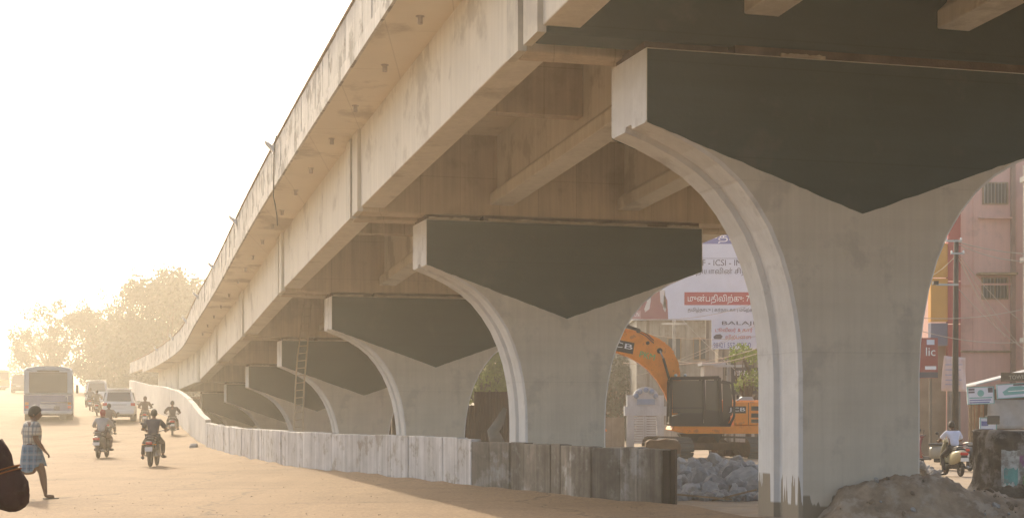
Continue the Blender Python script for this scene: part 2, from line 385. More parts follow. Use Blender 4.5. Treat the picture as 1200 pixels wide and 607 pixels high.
fly = thing('flyover', 'curving cream concrete flyover deck on girders descending into the haze', 'flyover', FP(22.4, 0, 1.3))
FL = fly.location.copy()
def fbuild(mb, name, m, smooth=False):
    mb.v = [p-FL for p in mb.v]; return mb.build(name, m, fly, smooth)
def sweep(mb, sec, Ds):   # sec: list of (v, dz), counter-clockwise
    mb.rings([[FP(D, v, dz) for v, dz in sec] for D in Ds]); return mb
GS = [-4.575, -1.56, 1.56, 4.575]
for k in range(len(PIERS)-1):
    P0, P1 = PIERS[k], PIERS[k+1]; d0, d1 = P0+1.15, P1+.55
    st = [d0+(d1-d0)*j/6 for j in range(7)]
    for v in GS:
        mb = MB(); 
        rr = []
        z0, z1 = zc(d0), zc(d1)
        for D in (d0+.02, d1-.02):
            zz = z0+(z1-z0)*(D-d0)/(d1-d0)
            o_ = []
            for a, dz in ((v-.275,1.27),(v+.275,1.27),(v+.275,3.2),(v-.275,3.2)):
                p = FP(D, a, 0); p.z = zz+dz if dz < 2 else zc(D)+3.1; o_.append(p)
            rr.append(o_)
        if abs(v) < 2:
            gu = .22 if k == 1 else 0
            rr = []
            for D in (d0+.02, d1-.02):
                zz = z0+(z1-z0)*(D-d0)/(d1-d0); o_ = []
                for a, dz in ((-.275,1.42+gu),(.275,1.42+gu),(.275,1.68+gu),(.11,1.83+gu),(.11,2.9),(-.11,2.9),(-.11,1.83+gu),(-.275,1.68+gu)):
                    p = FP(D, v+a, 0); p.z = zz+dz if dz < 2.5 else zc(D)+3.1; o_.append(p)
                rr.append(o_)
        mb.rings(rr); g_ = fbuild(mb, 'girder', M['girder']); bev(g_, .02, 2)
    # deck slab with thin edge and fascia
    mb = MB(); sl_ = [P0+.86+(P1-P0-.02)*j/8 for j in range(9)]
    sweep(mb, [(-5.9,3.05),(-4.9,3.02),(4.9,3.02),(5.9,3.05),(5.9,3.27),(-5.9,3.27)], sl_)
    fbuild(mb, 'deck_slab', M['soffit'])
    for s_ in (-1, 1):
        mb = MB(); sweep(mb, [(s_*5.895,3.03),(s_*5.955,3.03),(s_*5.955,3.30),(s_*5.895,3.30)], sl_); fbuild(mb, 'slab_edge', M['parapet'])
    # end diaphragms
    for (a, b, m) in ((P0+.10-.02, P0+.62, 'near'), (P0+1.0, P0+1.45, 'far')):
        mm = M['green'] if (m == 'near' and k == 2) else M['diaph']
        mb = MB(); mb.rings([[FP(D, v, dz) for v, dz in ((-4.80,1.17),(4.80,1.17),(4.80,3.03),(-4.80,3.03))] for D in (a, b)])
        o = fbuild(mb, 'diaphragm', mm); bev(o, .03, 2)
        for s_ in (-1, 1):
            mb = MB(); mb.rings([[FP(D, s_*v, dz) for v, dz in ((4.801,1.18),(4.93,1.18),(4.93,3.01),(4.801,3.01))] for D in (a-.0, b+.12)])
            fbuild(mb, 'end_block', M['deck'])
    # middle diaphragms
    Dm = (P0+P1)/2+.8
    for ga, gb_ in zip(GS, GS[1:]):
        ea = .277 if abs(ga) > 2 else .112; eb = .277 if abs(gb_) > 2 else .112
        mb = MB(); mb.rings([[FP(D, v, dz) for v, dz in ((ga+ea,2.0),(gb_-eb,2.0),(gb_-eb,3.018),(ga+ea,3.018))] for D in (Dm, Dm+.3)])
        fbuild(mb, 'cross_beam', M['diaph'])
# parapet panels
D = 6.0; random.seed(3)
while D < 128:
    ln = .95+random.uniform(-.12,.12); e = min(D+ln, 128)
    o = random.uniform(-.012,.012); h = 4.17+random.uniform(-.012,.012)
    for s_ in ((-1, 1) if int(D/1.0) % 1 == 0 and D < 60 else (-1,)):
        mb = MB()
        a, b = s_*(5.94+o), s_*5.66
        mb.rings([[FP(q, v, dz) for v, dz in ((a,3.301),(b,3.301),(b+s_*.04,h),(a,h))] for q in (D+.02, e-.02)])
        bev(fbuild(mb, 'parapet_panel', M['parapet']), .012, 1)
    D += ln
mb = MB(); sweep(mb, [(-5.97,4.185),(-5.64,4.185),(-5.64,4.235),(-5.97,4.235)], [6+i*3 for i in range(41)])
fbuild(mb, 'parapet_coping', mat('rust_stained_coping', (.25,.17,.11), var=.4, scale=3))
mb = MB(); sweep(mb, [(-5.82,3.28),(-5.70,3.28),(-5.70,4.19),(-5.82,4.19)], [6+i*3 for i in range(41)]); fbuild(mb, 'parapet_core', M['girder'])
# drain spouts below the overhang
for D in (25,27.9,30.9,34,37,40.2,43,45.9,48.2,51,54.2,56.9,60,64,68,72,76,80):
    mb = MB(); p = FP(D, -5.33, 3.04)
    mb.tube([p+Vector((0,0,.02)), p-Vector((0,0,.14))], .045, 10)
    mb.tube([p+Vector((0,0,.02)), p-Vector((0,0,.012))], .08, 10)
    fbuild(mb, 'drain_spout', mat('spout_plastic', (.42,.36,.32), var=.1) if D == 25 else bpy.data.materials['spout_plastic'])
# brackets with small floodlights on the outside of the parapet
mf = mat('grey_lamp_metal', (.62,.62,.62), rough=.5, var=.1)
for D in (42.7,53.5,63.8,73.5,84,95,106):
    p = FP(D, -5.95, 4.15); mb = MB(); out = -RV
    mb.T = Matrix.Translation(p) @ Matrix.Rotation(ROT, 4, 'Z')
    mb.ext_x([(-.16,0),(.16,0),(.12,-.22),(-.12,-.22)], -.04, 0); mb.prism([(-.04,-.12,-.02),(-.04,.12,-.02),(-.04,.10,-.18),(-.04,-.10,-.18)], [(-.26,-.16,.10),(-.26,.16,.10),(-.23,.13,.03),(-.23,-.13,.03)])
    mb.tube([(-.14,0,0),(-.14,0,.22)], .010, 6); mb.tube([(-.22,.10,.06),(-.22,.10,.24)], .009, 6)
    fbuild(mb, 'lamp_bracket', mf)
# loose cable hanging over the parapet
P = [FP(42.0,-5.98,4.25), FP(42.0,-6.02,4.1), FP(42.1,-6.03,3.6), FP(42.2,-6.02,3.1), FP(42.6,-5.98,2.8), FP(43.3,-5.8,2.4), FP(44.0,-5.7,2.25)]
mb = MB(); mb.tube(P, .016, 6); tag(mb.build('cable', M['black'], smooth=True), 'loose dark cable hanging over the outside of the flyover parapet', 'cable')
# ------------------------------------------------------------ roadside walls
def wall_thing(name, label, pts, h, m, panel, cap=None, th=.24, seed=1, zdrop=.15, hfn=None):
    """pts: list of (x, y) along the wall's road face; panels of about the given length."""
    t = thing(name, label, 'wall', (pts[0][0], pts[0][1], gz(*pts[0])))
    o0 = t.location.copy(); rng = random.Random(seed)
    cum = [0]
    for a, b in zip(pts, pts[1:]): cum.append(cum[-1]+math.dist(a, b))
    def P(s):
        for k in range(len(cum)-1):
            if s <= cum[k+1] or k == len(cum)-2: break
        u = (s-cum[k])/(cum[k+1]-cum[k]); a, b = pts[k], pts[k+1]
        return Vector((a[0]+(b[0]-a[0])*u, a[1]+(b[1]-a[1])*u, 0)), (Vector((b[0]-a[0], b[1]-a[1], 0))).normalized()
    s = 0
    while s < cum[-1]-.05:
        ln = min(panel*rng.uniform(.8, 1.25), cum[-1]-s)
        if cum[-1]-s-ln < .35: ln = cum[-1]-s
        a, d = P(s+.006); b, d2 = P(s+ln-.006)
        n = Vector((-d.y, d.x, 0))
        if n.x < 0: n = -n              # into the site, away from the road
        off = rng.uniform(-.012, .012); hh = rng.uniform(-.018, .018)
        za = gz(a.x, a.y); zb = gz(b.x, b.y)
        ha = hfn(a.y) if hfn else zroad(a.y)+h; hb = hfn(b.y) if hfn else zroad(b.y)+h
        mb = MB(); mi = 5
        top = [ha+(hb-ha)*j/mi+hh+rng.uniform(-.006, .006) for j in range(mi+1)]
        A = []; B = []; C = []; E = []
        for j in range(mi+1):
            p = a+(b-a)*(j/mi)+n*off
            A.append(p+Vector((0,0,min(za,zb)-zdrop))); B.append(p+Vector((0,0,top[j])))
            C.append(p+n*th+Vector((0,0,top[j]))); E.append(p+n*th+Vector((0,0,min(za,zb)-zdrop-.3)))
        mb.rings([[q-o0 for q in (A[j],B[j],C[j],E[j])] for j in range(mi+1)])
        bev(mb.build('wall_panel', m, t), .012, 1)
        s += ln
    return t
def zroad(y): return roadz(y)
wall_thing('whitewashed_wall', 'low whitewashed concrete wall with vertical board marks in front of the piers', [(-12.2,61.2),(-8.96,50.6),(-6.85,44.3),(-5.34,40.5),(-3.16,36.4),(-1.94,34),(-.84,31.5)], 1.0, M['white_wall'], .85, seed=4)
wall_thing('bare_concrete_wall', 'low unpainted streaky grey concrete wall section ending beside the rubble', [(-.835,31.45),(.05,30.3),(.62,28.8),(1.21,26.9),(1.83,26.2),(2.45,25.2)], .955, M['grey_wall'], .62, seed=9)
WB = [(63.6,1.20),(66,1.36),(72,2.0),(84,2.63),(96,3.05),(110,3.37),(130,4.1)]
t = wall_thing('pale_ramp_wall', 'tall pale wall along the far road, rising behind the riders', [(-12.75,63.8),(-13.4,66),(-15.1,72),(-18.3,84),(-21.9,96),(-26,110),(-32.4,130)], 1.5, mat('pale_plaster', (.60,.57,.52), var=.1, streak=.3, bump=.15, rnd=.06), 2.4, seed=2, hfn=lambda y: interp(y, WB), zdrop=.6)
# dark return at the grey wall's end
mb = MB(); mb.box(0,.12,0,.10,-.2,.93); mb.box(.13,.21,.02,.12,-.2,.95)
o = mb.build('wall_end_board', mat('dark_stained_board', (.075,.055,.042), var=.3, streak=.5), None, loc=(2.47,25.2,.0)); o.rotation_euler.z = R(-25)
tag(o, 'dark stained upright boards closing the end of the bare grey wall', 'board')
mb = MB(); mb.ext_x([(0,0),(.5,0),(.45,.15),(.25,.3),(.05,.2)], 0, .3); o = mb.build('concrete_lump', M['rock'], None, loc=(-12.75,60.6,-.02)); bev(o,.04)
tag(o, 'small grey concrete lump at the left foot of the whitewashed wall', 'lump')

# ------------------------------------------------------------ dirt mound, rubble
def nz(x, y, s, k=0): return noise.fractal(Vector((x*s, y*s, k)), 1.0, 2.0, 5)
def mound_h(x, y):
    h = 0
    for cx, cy, rx, ry, H in ((5.75,22.3,1.0,.85,1.15),(6.8,22.8,1.2,1.0,.55),(4.85,22.1,.65,.7,.42),(8.3,23.2,1.8,1.2,.22),(10.5,23,3,1.2,.22)):
        d = ((x-cx)/rx)**2+((y-cy)/ry)**2; h += H*math.exp(-d*1.1)
    h += .10*nz(x, y, 1.1)*min(1, h*4)+.06*nz(x, y, 3.7, 4)*min(1, h*4)+.02*nz(x, y, 11, 7)
    k = min(1, h*3); return h*.50-.04+k*(.09*nz(x,y,2.0,3)+.07*abs(nz(x,y,5.5,8))+.03*nz(x,y,15,2))
rows = []
for j in range(122):
    y = 21.2+j*.04
    rows.append([(x, y, gz(x, y)+max(-.03, mound_h(x, y))*sm((y-21.2)/.8)*sm((26-y)/1.2)*sm((x-4.2)/.6)-.02) for x in [4.2+i*.045 for i in range(200)]])
o = sheet('dirt_mound', rows, None, mat('mound_earth', (.33,.25,.175), var=.4, scale=3, bump=1.0, bscale=12, col2=(.42,.34,.26), c2amt=.5, c2scale=2.5)); tag(o, 'low mound of loose brown earth banked against the nearest pier', kind='stuff')
def rock_mesh(seed, m, sub=2):
    bm = bmesh.new(); bmesh.ops.create_icosphere(bm, subdivisions=sub, radius=1)
    rng = random.Random(seed); pl = [(Vector((rng.gauss(0,1), rng.gauss(0,1), rng.gauss(0,1))).normalized(), rng.uniform(.55,.85)) for _ in range(9)]
    for v in bm.verts:
        for n, d in pl:
            e = v.co.dot(n)-d
            if e > 0: v.co -= n*e
        v.co *= 1+.06*noise.noise(v.co*2+Vector((seed,0,0)))
    me = bpy.data.meshes.new('stone'); bm.to_mesh(me); bm.free(); me.materials.append(m); return me
RM = [rock_mesh(k, M['rock']) for k in range(8)]; CM = [rock_mesh(k+20, M['clod']) for k in range(5)]
def put(me, name, p, s, parent, rng):
    o = bpy.data.objects.new(name, me); COL.objects.link(o); o.parent = parent; o.location = p
    o.scale = (s*rng.uniform(.8,1.3), s*rng.uniform(.7,1.2), s*rng.uniform(.55,.9)); o.rotation_euler = (rng.uniform(0,6), rng.uniform(0,6), rng.uniform(0,6)); return o
rng = random.Random(5)
def pile_h(x, y):
    px = 600+F*x/y; 
    return sm((y-27)/10)*.36*sm((46-y)/5)*(1-sm((x-interp(y,[(26,4.1),(45,9.5)])-1)/2))+.02
pile = thing('rubble_pile', 'heap of pale broken concrete stones between the grey wall and the nearest pier', 'rubble', (5, 34, -.2))
rows = []
for j in range(60):
    y = 26+j*.36; rows.append([(x, y, gz(x, y)+pile_h(x, y)*.9-.04+.05*nz(x,y,1.0)) for x in [interp(y, [(26,1.9),(46,1.8)])+i*.3 for i in range(40)]])
o = sheet('rubble_bed', rows, None, M['dirt']); o.parent = pile; o.matrix_parent_inverse = Matrix.Translation(-pile.location)
for k in range(285):
    y = 27.2+16.5*rng.random()**1.25; x0 = interp(y, [(26,2.7),(46,4.2)]); x1 = interp(y, [(26,4.3),(46,8.2)]); x = rng.uniform(x0, x1)
    s = rng.uniform(.10, .24)*(1 if y > 29 else .6)*(1.6 if rng.random() < .12 else 1)
    put(rng.choice(RM), 'stone', Vector((x, y, gz(x, y)+pile_h(x, y)*.9+s*.15))-pile.location, s, pile, rng)
small = MB()
clods = thing('earth_clods', 'scattered clods and small stones lying on the brown mound', 'clods', (7, 22.5, 0))
for k in range(230):
    x = rng.uniform(4.6, 11.5); y = rng.uniform(21.6, 24.6)
    if x < 6.6 and 22.35 < y < 24.2: continue
    z = gz(x, y)+max(-.03, mound_h(x, y))*sm((y-21.2)/.8)
    put(rng.choice(CM if rng.random() < .7 else RM), 'clod', Vector((x, y, z))-clods.location, rng.choice((.015,.02,.03,.04,.05))*rng.uniform(.8,1.3), clods, rng)
# second, farther heap right of the nearest pier
farp = thing('stone_heap', 'grey stone heap beside the parked scooters right of the nearest pier', 'rubble', (11.8, 44, -.2))
for k in range(60):
    r_ = rng.random(); a = rng.uniform(0, 2*PI); x = 11.3+math.cos(a)*r_*.9; y = 44+math.sin(a)*r_*1.6
    put(rng.choice(RM), 'stone', Vector((x, y, gz(x, y)+.5*(1-r_)))-farp.location, rng.uniform(.1,.2), farp, rng)
# scattered pebbles on the road (uncountable)
mb = MB()
for k in range(1500):
    y = 23+45*rng.random()**1.6; x = rng.uniform(-.34*y, wallx(y)-.1) if rng.random() < .55 else wallx(y)-.05-abs(rng.gauss(0,.5))
    s = rng.uniform(.004, .012); z = roadz(y)+.015
    mb.T = Matrix.Translation((x, y, z)) @ Matrix.Rotation(rng.uniform(0,6), 4, 'Z'); mb.box(-s, s, -s*.8, s*.8, -s*.3, s*.7, (.6,.5))
tag(mb.build('road_pebbles', M['clod']), 'small pebbles and grit scattered over the dusty road', kind='stuff')
# litter on the mound
mb = MB(); rr = []
for j in range(9):
    u = j/8; r_ = .10+.06*math.sin(u*PI*2.2); rr.append([(u*.55-.27, math.cos(q)*r_*.7, .10+math.sin(q)*r_+.03*math.sin(5*q+u*9)) for q in [2*PI*i/9 for i in range(9)]])
mb.rings(rr); o = mb.build('plastic_sack', M['cloth_white'], None, smooth=True, loc=(8.05,22.25,gz(8.05,22.25)+max(0,mound_h(8.05,22.25))-.01)); o.rotation_euler = (0,.35,-.5)
tag(o, 'crumpled dirty white plastic sack lying on the mound', 'sack')
mb = MB()
rows_ = [[Vector((i*.09-.45, j*.07-.2, .06+.07*nz(i*.3, j*.3, 1.0)+.04*math.sin(i*1.3))) for i in range(11)] for j in range(7)]
ids = [[mb.av(p) for p in r] for r in rows_]
for a, b in zip(ids, ids[1:]):
    for k in range(len(a)-1): mb.af(a[k], a[k+1], b[k+1], b[k])
o = mb.build('teal_cloth', mat('dull_teal_cloth', (.06,.12,.12), var=.3), None, smooth=True, loc=(8.75,22.3,gz(8.75,22.3)+max(0,mound_h(8.75,22.3))+.03)); o.modifiers.new('thick','SOLIDIFY').thickness = .02
tag(o, 'dull teal cloth crumpled on the mound in front of the postered block', 'cloth')
for k, (x, y, rz, l, lab) in enumerate(((3.3,26.6,.5,1.2,'thin wooden plank lying on dirt before the rubble pile'),(3.9,27.2,-.3,.9,'short broken plank leaning on the rubble beside the nearest pier'),(8.5,23.4,.9,1.3,'long stick sloping down the back of the mound'))):
    mb = MB(); mb.box(-l/2, l/2, -.04, .04, 0, .03); z = gz(x,y)+(max(0,mound_h(x,y)) if y < 25 and x > 5 else .06)
    o = mb.build('plank', M['wood'], None, loc=(x, y, z+.03)); o.rotation_euler = (0, -.25 if k == 1 else .1, rz); tag(o, lab, 'plank')

# ragged postered block on the right
bm = MB(); rr = []
prof = [(0,1.0,.9),(.12,.95,.86),(.3,.82,.8),(.6,.80,.78),(.9,.80,.78),(1.15,.82,.8),(1.28,.78,.76)]
nq = 72
for z, fx, fy in [(interp(i/24*1.30, [(a,b) for a,b,c in prof])*0+i/24*1.30, interp(i/24*1.30, [(a,b) for a,b,c in prof]), interp(i/24*1.30, [(a,c) for a,b,c in prof])) for i in range(25)]:
    r = []
    for q in range(nq):
        a = 2*PI*q/nq; c_, s_ = math.cos(a), math.sin(a); e = (abs(c_)**5+abs(s_)**5)**(-1/5)
        rad = e*(1+.05*nz(c_*2, s_*2+z*1.5, 1.3)+.02*nz(c_*9, s_*9+z*6, 1))
        r.append((c_*rad*fx, s_*rad*fy*.8, z+(.05*nz(c_*3, s_*3, 2) if z > 1.1 else 0)))
    rr.append(r)
bm.rings(rr)
bx, by = 9.62, 29.0
o = bm.build('ruined_block', mat('weathered_dark_concrete', (.13,.105,.08), var=.5, scale=2.5, bump=1, bscale=7, col2=(.30,.27,.24), c2amt=.45, c2scale=2), None, smooth=True, loc=(bx, by, gz(bx,by)-.05)); o.rotation_euler.z = R(8)
tag(o, 'crumbling dark concrete block with torn coloured posters at the right edge', 'block')
PC = {'red': (.45,.05,.03), 'yellow': (.60,.50,.06), 'green': (.10,.33,.08), 'paper': (.50,.52,.50), 'teal': (.16,.36,.34), 'purple': (.28,.14,.25)}
for k, (x0, x1, z0, z1, c) in enumerate(((-.30,.28,.30,.95,'paper'),(-.25,.02,.34,.62,'teal'),(.05,.24,.62,.90,'purple'),(.30,.34,.18,.92,'green'),(.36,.40,.15,.95,'yellow'),(.42,.50,.35,1.0,'red'),(.52,.57,.12,.98,'yellow'),(.58,.80,.2,1.0,'red'),(.10,.20,.32,.55,'green'))):
    x0 -= .42; x1 -= .42
    mb = MB(); nx = 10; yy = -.655-.006*k; rg = random.Random(k)
    up = [(x0+(x1-x0)*j/nx, z1+rg.uniform(-.03,.03)) for j in range(nx+1)]; dn = [(x0+(x1-x0)*j/nx, z0+rg.uniform(-.04,.04)) for j in range(nx+1)]
    mb.ext_y(dn+up[::-1], yy-.004, yy)
    p = mb.build('torn_poster', mat('poster_'+c+str(k), PC[c], var=.3, scale=5, bump=.3, col2=(.3,.28,.25), c2amt=.6, c2scale=4), o)

# ------------------------------------------------------------ text
tmp = bpy.data.scenes.new('tmp_build')
def evalmesh(o):
    tmp.collection.objects.link(o); tmp.view_layers[0].update(); dg = tmp.view_layers[0].depsgraph; dg.update()
    me = bpy.data.meshes.new_from_object(o.evaluated_get(dg), depsgraph=dg); tmp.collection.objects.unlink(o); return me
def text(s, m, parent, x, y, z, w=None, h=None, name='lettering', rot=(R(90),0,0), shear=0):
    c = bpy.data.curves.new('t', 'FONT'); c.body = s; c.size = 1; c.extrude = .004; c.shear = shear; c.resolution_u = 3
    o = bpy.data.objects.new('t', c); me = evalmesh(o); bpy.data.objects.remove(o)
    if not me.vertices: return None
    xs = [v.co.x for v in me.vertices]; ys_ = [v.co.y for v in me.vertices]
    bw, bh = max(xs)-min(xs), max(ys_)-min(ys_)
    sx = w/bw if w else None; sy = h/bh if h else None
    sx = sx or sy; sy = sy or sx
    for v in me.vertices: v.co.x = (v.co.x-min(xs))*sx; v.co.y = (v.co.y-min(ys_))*sy
    me.name = name; me.materials.clear(); me.materials.append(m); q = bpy.data.objects.new(name, me); COL.objects.link(q); q.parent = parent; q.location = (x, y, z); q.rotation_euler = rot
    return q
def flat(name, col, **k): return mat(name, col, rough=.6, var=k.pop('var', .06), bump=.03, **k)
T = {'ink': flat('ink_dark', (.06,.06,.09)), 'inkred': flat('ink_red', (.42,.04,.05)), 'inkblue': flat('ink_blue', (.09,.12,.32)), 'inkwhite': flat('ink_white', (.80,.80,.80)), 'yellow': flat('ink_yellow', (.55,.45,.06)), 'board': flat('vinyl_white', (.58,.62,.70)), 'inkgreen': flat('ink_green', (.10,.42,.16)), 'inkteal': flat('ink_teal', (.10,.33,.33))}
def rect(parent, name, m, x0, x1, z0, z1, y, dy=.006):
    return MB().box(x0, x1, y-dy, y, z0, z1).build(name, m, parent)
M['post'] = mat('dull_post_metal', (.14,.12,.10), var=.2)
def post(parent, x, y, z0, z1, r=.05, name='post', m=None): return MB().box(x-r, x+r, y-r, y+r, z0, z1).build(name, m or M['post'], parent)

# big billboard
DB = 80; S = F/DB
def X(px, D): return (px-600)/F*D
def Z(py, D): return CZ-(py-HY)/F*D
x0, x1, z0, z1 = X(724,DB), X(1010,DB), Z(375,DB), Z(232,DB)
bb = thing('billboard', 'large white hoarding with Tamil lettering and blue and red bands on posts', 'billboard', ((x0+x1)/2, DB, -.3))
bo = bb.location.copy()
def bbx(px): return X(px, DB)-bo.x
def bbz(py): return Z(py, DB)-bo.z
MB().box(bbx(724), bbx(1010), 0, .12, bbz(375), bbz(232)).build('panel', T['board'], bb)
for px in (760, 830, 920, 990): post(bb, bbx(px), .4, 0, bbz(240), .08)
for py in (300, 350): MB().box(bbx(724), bbx(1010), .25, .35, bbz(py), bbz(py)+.1).build('rail', M['post'], bb)
rect(bb, 'blue_band', flat('band_blue', (.13,.15,.36)), bbx(790), bbx(1000), bbz(286), bbz(271.5), -.002)
rect(bb, 'red_band', flat('band_red', (.36,.04,.06)), bbx(802), bbx(1000), bbz(357.5), bbz(342.5), -.002)
rect(bb, 'thin_line', T['ink'], bbx(724), bbx(1000), bbz(303.2), bbz(302.8), -.002)
text('WE ARE THE FERTILITY', T['ink'], bb, bbx(740), -.012, bbz(269), w=bbx(920)-bbx(740), h=bbz(259)-bbz(269))
text('சுதா கருத்தரிப்பு', T['inkwhite'], bb, bbx(823.5), -.012, bbz(285.3), h=bbz(273)-bbz(285.3), w=bbx(965)-bbx(823.5))
text('IVF - ICSI - IMSI - MD', T['ink'], bb, bbx(815), -.012, bbz(311.5), w=bbx(899)-bbx(815), h=bbz(304.5)-bbz(311.5))
text('இந்தியாவின் சிறந்த கருத்தரிப்பு', T['ink'], bb, bbx(800), -.012, bbz(323.5), w=bbx(945)-bbx(800), h=bbz(314)-bbz(323.5))
text('முன்பதிவிற்கு: 76', T['inkwhite'], bb, bbx(806), -.012, bbz(356.3), w=bbx(880)-bbx(804), h=bbz(345)-bbz(356.3))
text('தமிழ்நாடு | கர்நாடகா | மேற்கு வங்கம்', T['ink'], bb, bbx(806), -.012, bbz(366.5), w=bbx(905)-bbx(806), h=bbz(360.5)-bbz(366.5))
# printed picture of a red garment and two white stockinged feet at the left end
mb = MB(); mb.ext_y([(bbx(724.5),bbz(374)),(bbx(783),bbz(374)),(bbx(782),bbz(352)),(bbx(775),bbz(338)),(bbx(752),bbz(338)),(bbx(735),bbz(352)),(bbx(724.5),bbz(356))], -.010, -.002); mb.build('printed_garment', flat('print_maroon', (.26,.10,.11)), bb)
for a, s_ in ((760,1),(776,-.9)):
    mb = MB(); mb.ext_y([(bbx(a-3),bbz(340)),(bbx(a+3),bbz(340)),(bbx(a+2.5),bbz(353)),(bbx(a+1),bbz(362)),(bbx(a-4*s_),bbz(366)),(bbx(a-5*s_),bbz(362)),(bbx(a-2),bbz(354))], -.018, -.011); mb.build('printed_foot', flat('print_cream', (.55,.53,.50)) if a == 760 else bpy.data.materials['print_cream'], bb)
rect(bb, 'printed_label', flat('print_pink', (.40,.22,.22)), bbx(727), bbx(751), bbz(373), bbz(364), -.012)
text('ADMISSION', T['inkwhite'], bb, bbx(729), -.02, bbz(371), w=bbx(749)-bbx(729), h=bbz(366)-bbz(371))
# small hoarding
D2 = 74
sb = thing('small_hoarding', 'small white hoarding with red Tamil print and blue phone numbers', 'billboard', (X(866,D2), D2, -.3)); b2 = sb.location.copy()
def sx(px): return X(px,D2)-b2.x
def sz(py): return Z(py,D2)-b2.z
MB().box(sx(834), sx(900), 0, .08, sz(409), sz(375)).build('panel', T['board'], sb)
for px in (848, 886): post(sb, sx(px), .15, 0, sz(376), .05)
text('BALAJI', T['ink'], sb, sx(846), -.012, sz(382), w=sx(884)-sx(846), h=sz(376.5)-sz(382))
text('டூவீலர் & கார்', T['inkred'], sb, sx(838), -.012, sz(390), w=sx(882)-sx(838), h=sz(384)-sz(390))
text('விற்பனை', T['inkred'], sb, sx(850), -.012, sz(399), w=sx(880)-sx(850), h=sz(392)-sz(399))
text('98421 557', T['inkblue'], sb, sx(836), -.012, sz(407.5), w=sx(861)-sx(836), h=sz(401.5)-sz(407.5))
text('950', T['inkblue'], sb, sx(868), -.012, sz(407.5), w=sx(880)-sx(868), h=sz(401.5)-sz(407.5))
mb = MB(); mb.ext_y([(sx(837),sz(397)),(sx(845),sz(397)),(sx(847),sz(394)),(sx(844),sz(391.5)),(sx(839),sz(392)),(sx(836),sz(394.5))], -.01, -.002); mb.build('printed_car', T['ink'], sb)
# black sign with yellow lines
D3 = 70
ds = thing('black_notice', 'black notice board with yellow lines behind the excavator body', 'sign', (X(872,D3), D3, -.3)); b3 = ds.location.copy()
def dx(px): return X(px,D3)-b3.x
def dz_(py): return Z(py,D3)-b3.z
MB().box(dx(857), dx(892), 0, .06, dz_(462), dz_(431)).build('panel', flat('board_black', (.035,.033,.04)), ds)
for px in (861, 888): post(ds, dx(px), .12, 0, dz_(432), .04)
text('KUMAR AUTO', T['inkwhite'], ds, dx(861), -.012, dz_(440), w=dx(886)-dx(861), h=dz_(434)-dz_(440))
for k, (py, a, b) in enumerate(((446,862,885),(451,860,880),(457,862,884))):
    text(('பழுது நீக்கம்','வாட்டர் வாஷ்','ஆயில் சர்வீஸ்')[k], T['yellow'], ds, dx(a), -.012, dz_(py+1.5), w=dx(b)-dx(a), h=dz_(py-2.5)-dz_(py+1.5))

# ------------------------------------------------------------ buildings behind the excavator
def building(name, label, x0, x1, D, z0, z1, depth, m, wins=(), cat='building'):
    t = thing(name, label, cat, ((x0+x1)/2, D, z0)); o = t.location
    MB().box(x0-o.x, x1-o.x, 0, depth, 0, z1-z0).build('wall', m, t)
    return t
gm = mat('grey_stained_render', (.27,.25,.22), var=.2, streak=.4, bump=.2, col2=(.18,.16,.13), c2amt=.4)
DG = 86
t = building('grey_building', 'weathered grey flat roofed building behind the excavator boom', X(746,DG), X(838,DG), DG, -.3, Z(372,DG), 9, gm)
lo = t.location
MB().box(X(743,DG)-lo.x, X(841,DG)-lo.x, -.45, 9.2, Z(374.5,DG)-lo.z, Z(370,DG)-lo.z).build('roof', gm, t)
for a, b in ((752,768),(782,798),(812,828)):
    fr = MB().box(X(a,DG)-lo.x, X(b,DG)-lo.x, -.06, -.003, Z(422,DG)-lo.z, Z(396,DG)-lo.z).build('window', M['wood'], t)
    for q in (0,1):
        m_ = (a+b)/2; MB().box(X(a+1+q*(m_-a),DG)-lo.x, X(m_-1+q*(m_-a),DG)-lo.x, -.08, -.063, Z(421,DG)-lo.z, Z(397,DG)-lo.z).build('pane', M['glass'], fr)
for px in (776, 806): MB().box(X(px,DG)-lo.x-.12, X(px,DG)-lo.x+.12, -.15, -.002, 0, Z(382,DG)-lo.z).build('pilaster', gm, t)
t = building('long_low_building', 'long low tan building with a tiled lean-to far behind the piers', X(600,98), X(760,98), 98, -.3, Z(452,98), 8, mat('tan_render', (.33,.26,.19), var=.2, streak=.3))
lo = t.location; MB().prism([(X(596,98)-lo.x,-1.2,Z(455,98)-lo.z),(X(764,98)-lo.x,-1.2,Z(455,98)-lo.z),(X(764,98)-lo.x,3,Z(440,98)-lo.z),(X(596,98)-lo.x,3,Z(440,98)-lo.z)], [(X(596,98)-lo.x,-1.2,Z(453.6,98)-lo.z),(X(764,98)-lo.x,-1.2,Z(453.6,98)-lo.z),(X(764,98)-lo.x,3,Z(438.4,98)-lo.z),(X(596,98)-lo.x,3,Z(438.4,98)-lo.z)]).build('roof', M['rustsheet'], t)
for a in (615,650,690,725): MB().box(X(a,98)-lo.x, X(a+14,98)-lo.x, -.05, -.002, Z(478,98)-lo.z, Z(462,98)-lo.z).build('window', M['dark'], t)
t = building('brown_grey_building', 'plain brown grey block behind the small hoarding and the sapling', X(842,93), X(975,93), 93, -.3, Z(392,93), 8, mat('brown_grey_render', (.24,.20,.16), var=.2, streak=.4))
lo = t.location
for a in (850, 872, 896): MB().box(X(a,93)-lo.x, X(a+12,93)-lo.x, -.05, -.002, Z(440,93)-lo.z, Z(418,93)-lo.z).build('window', M['dark'], t)
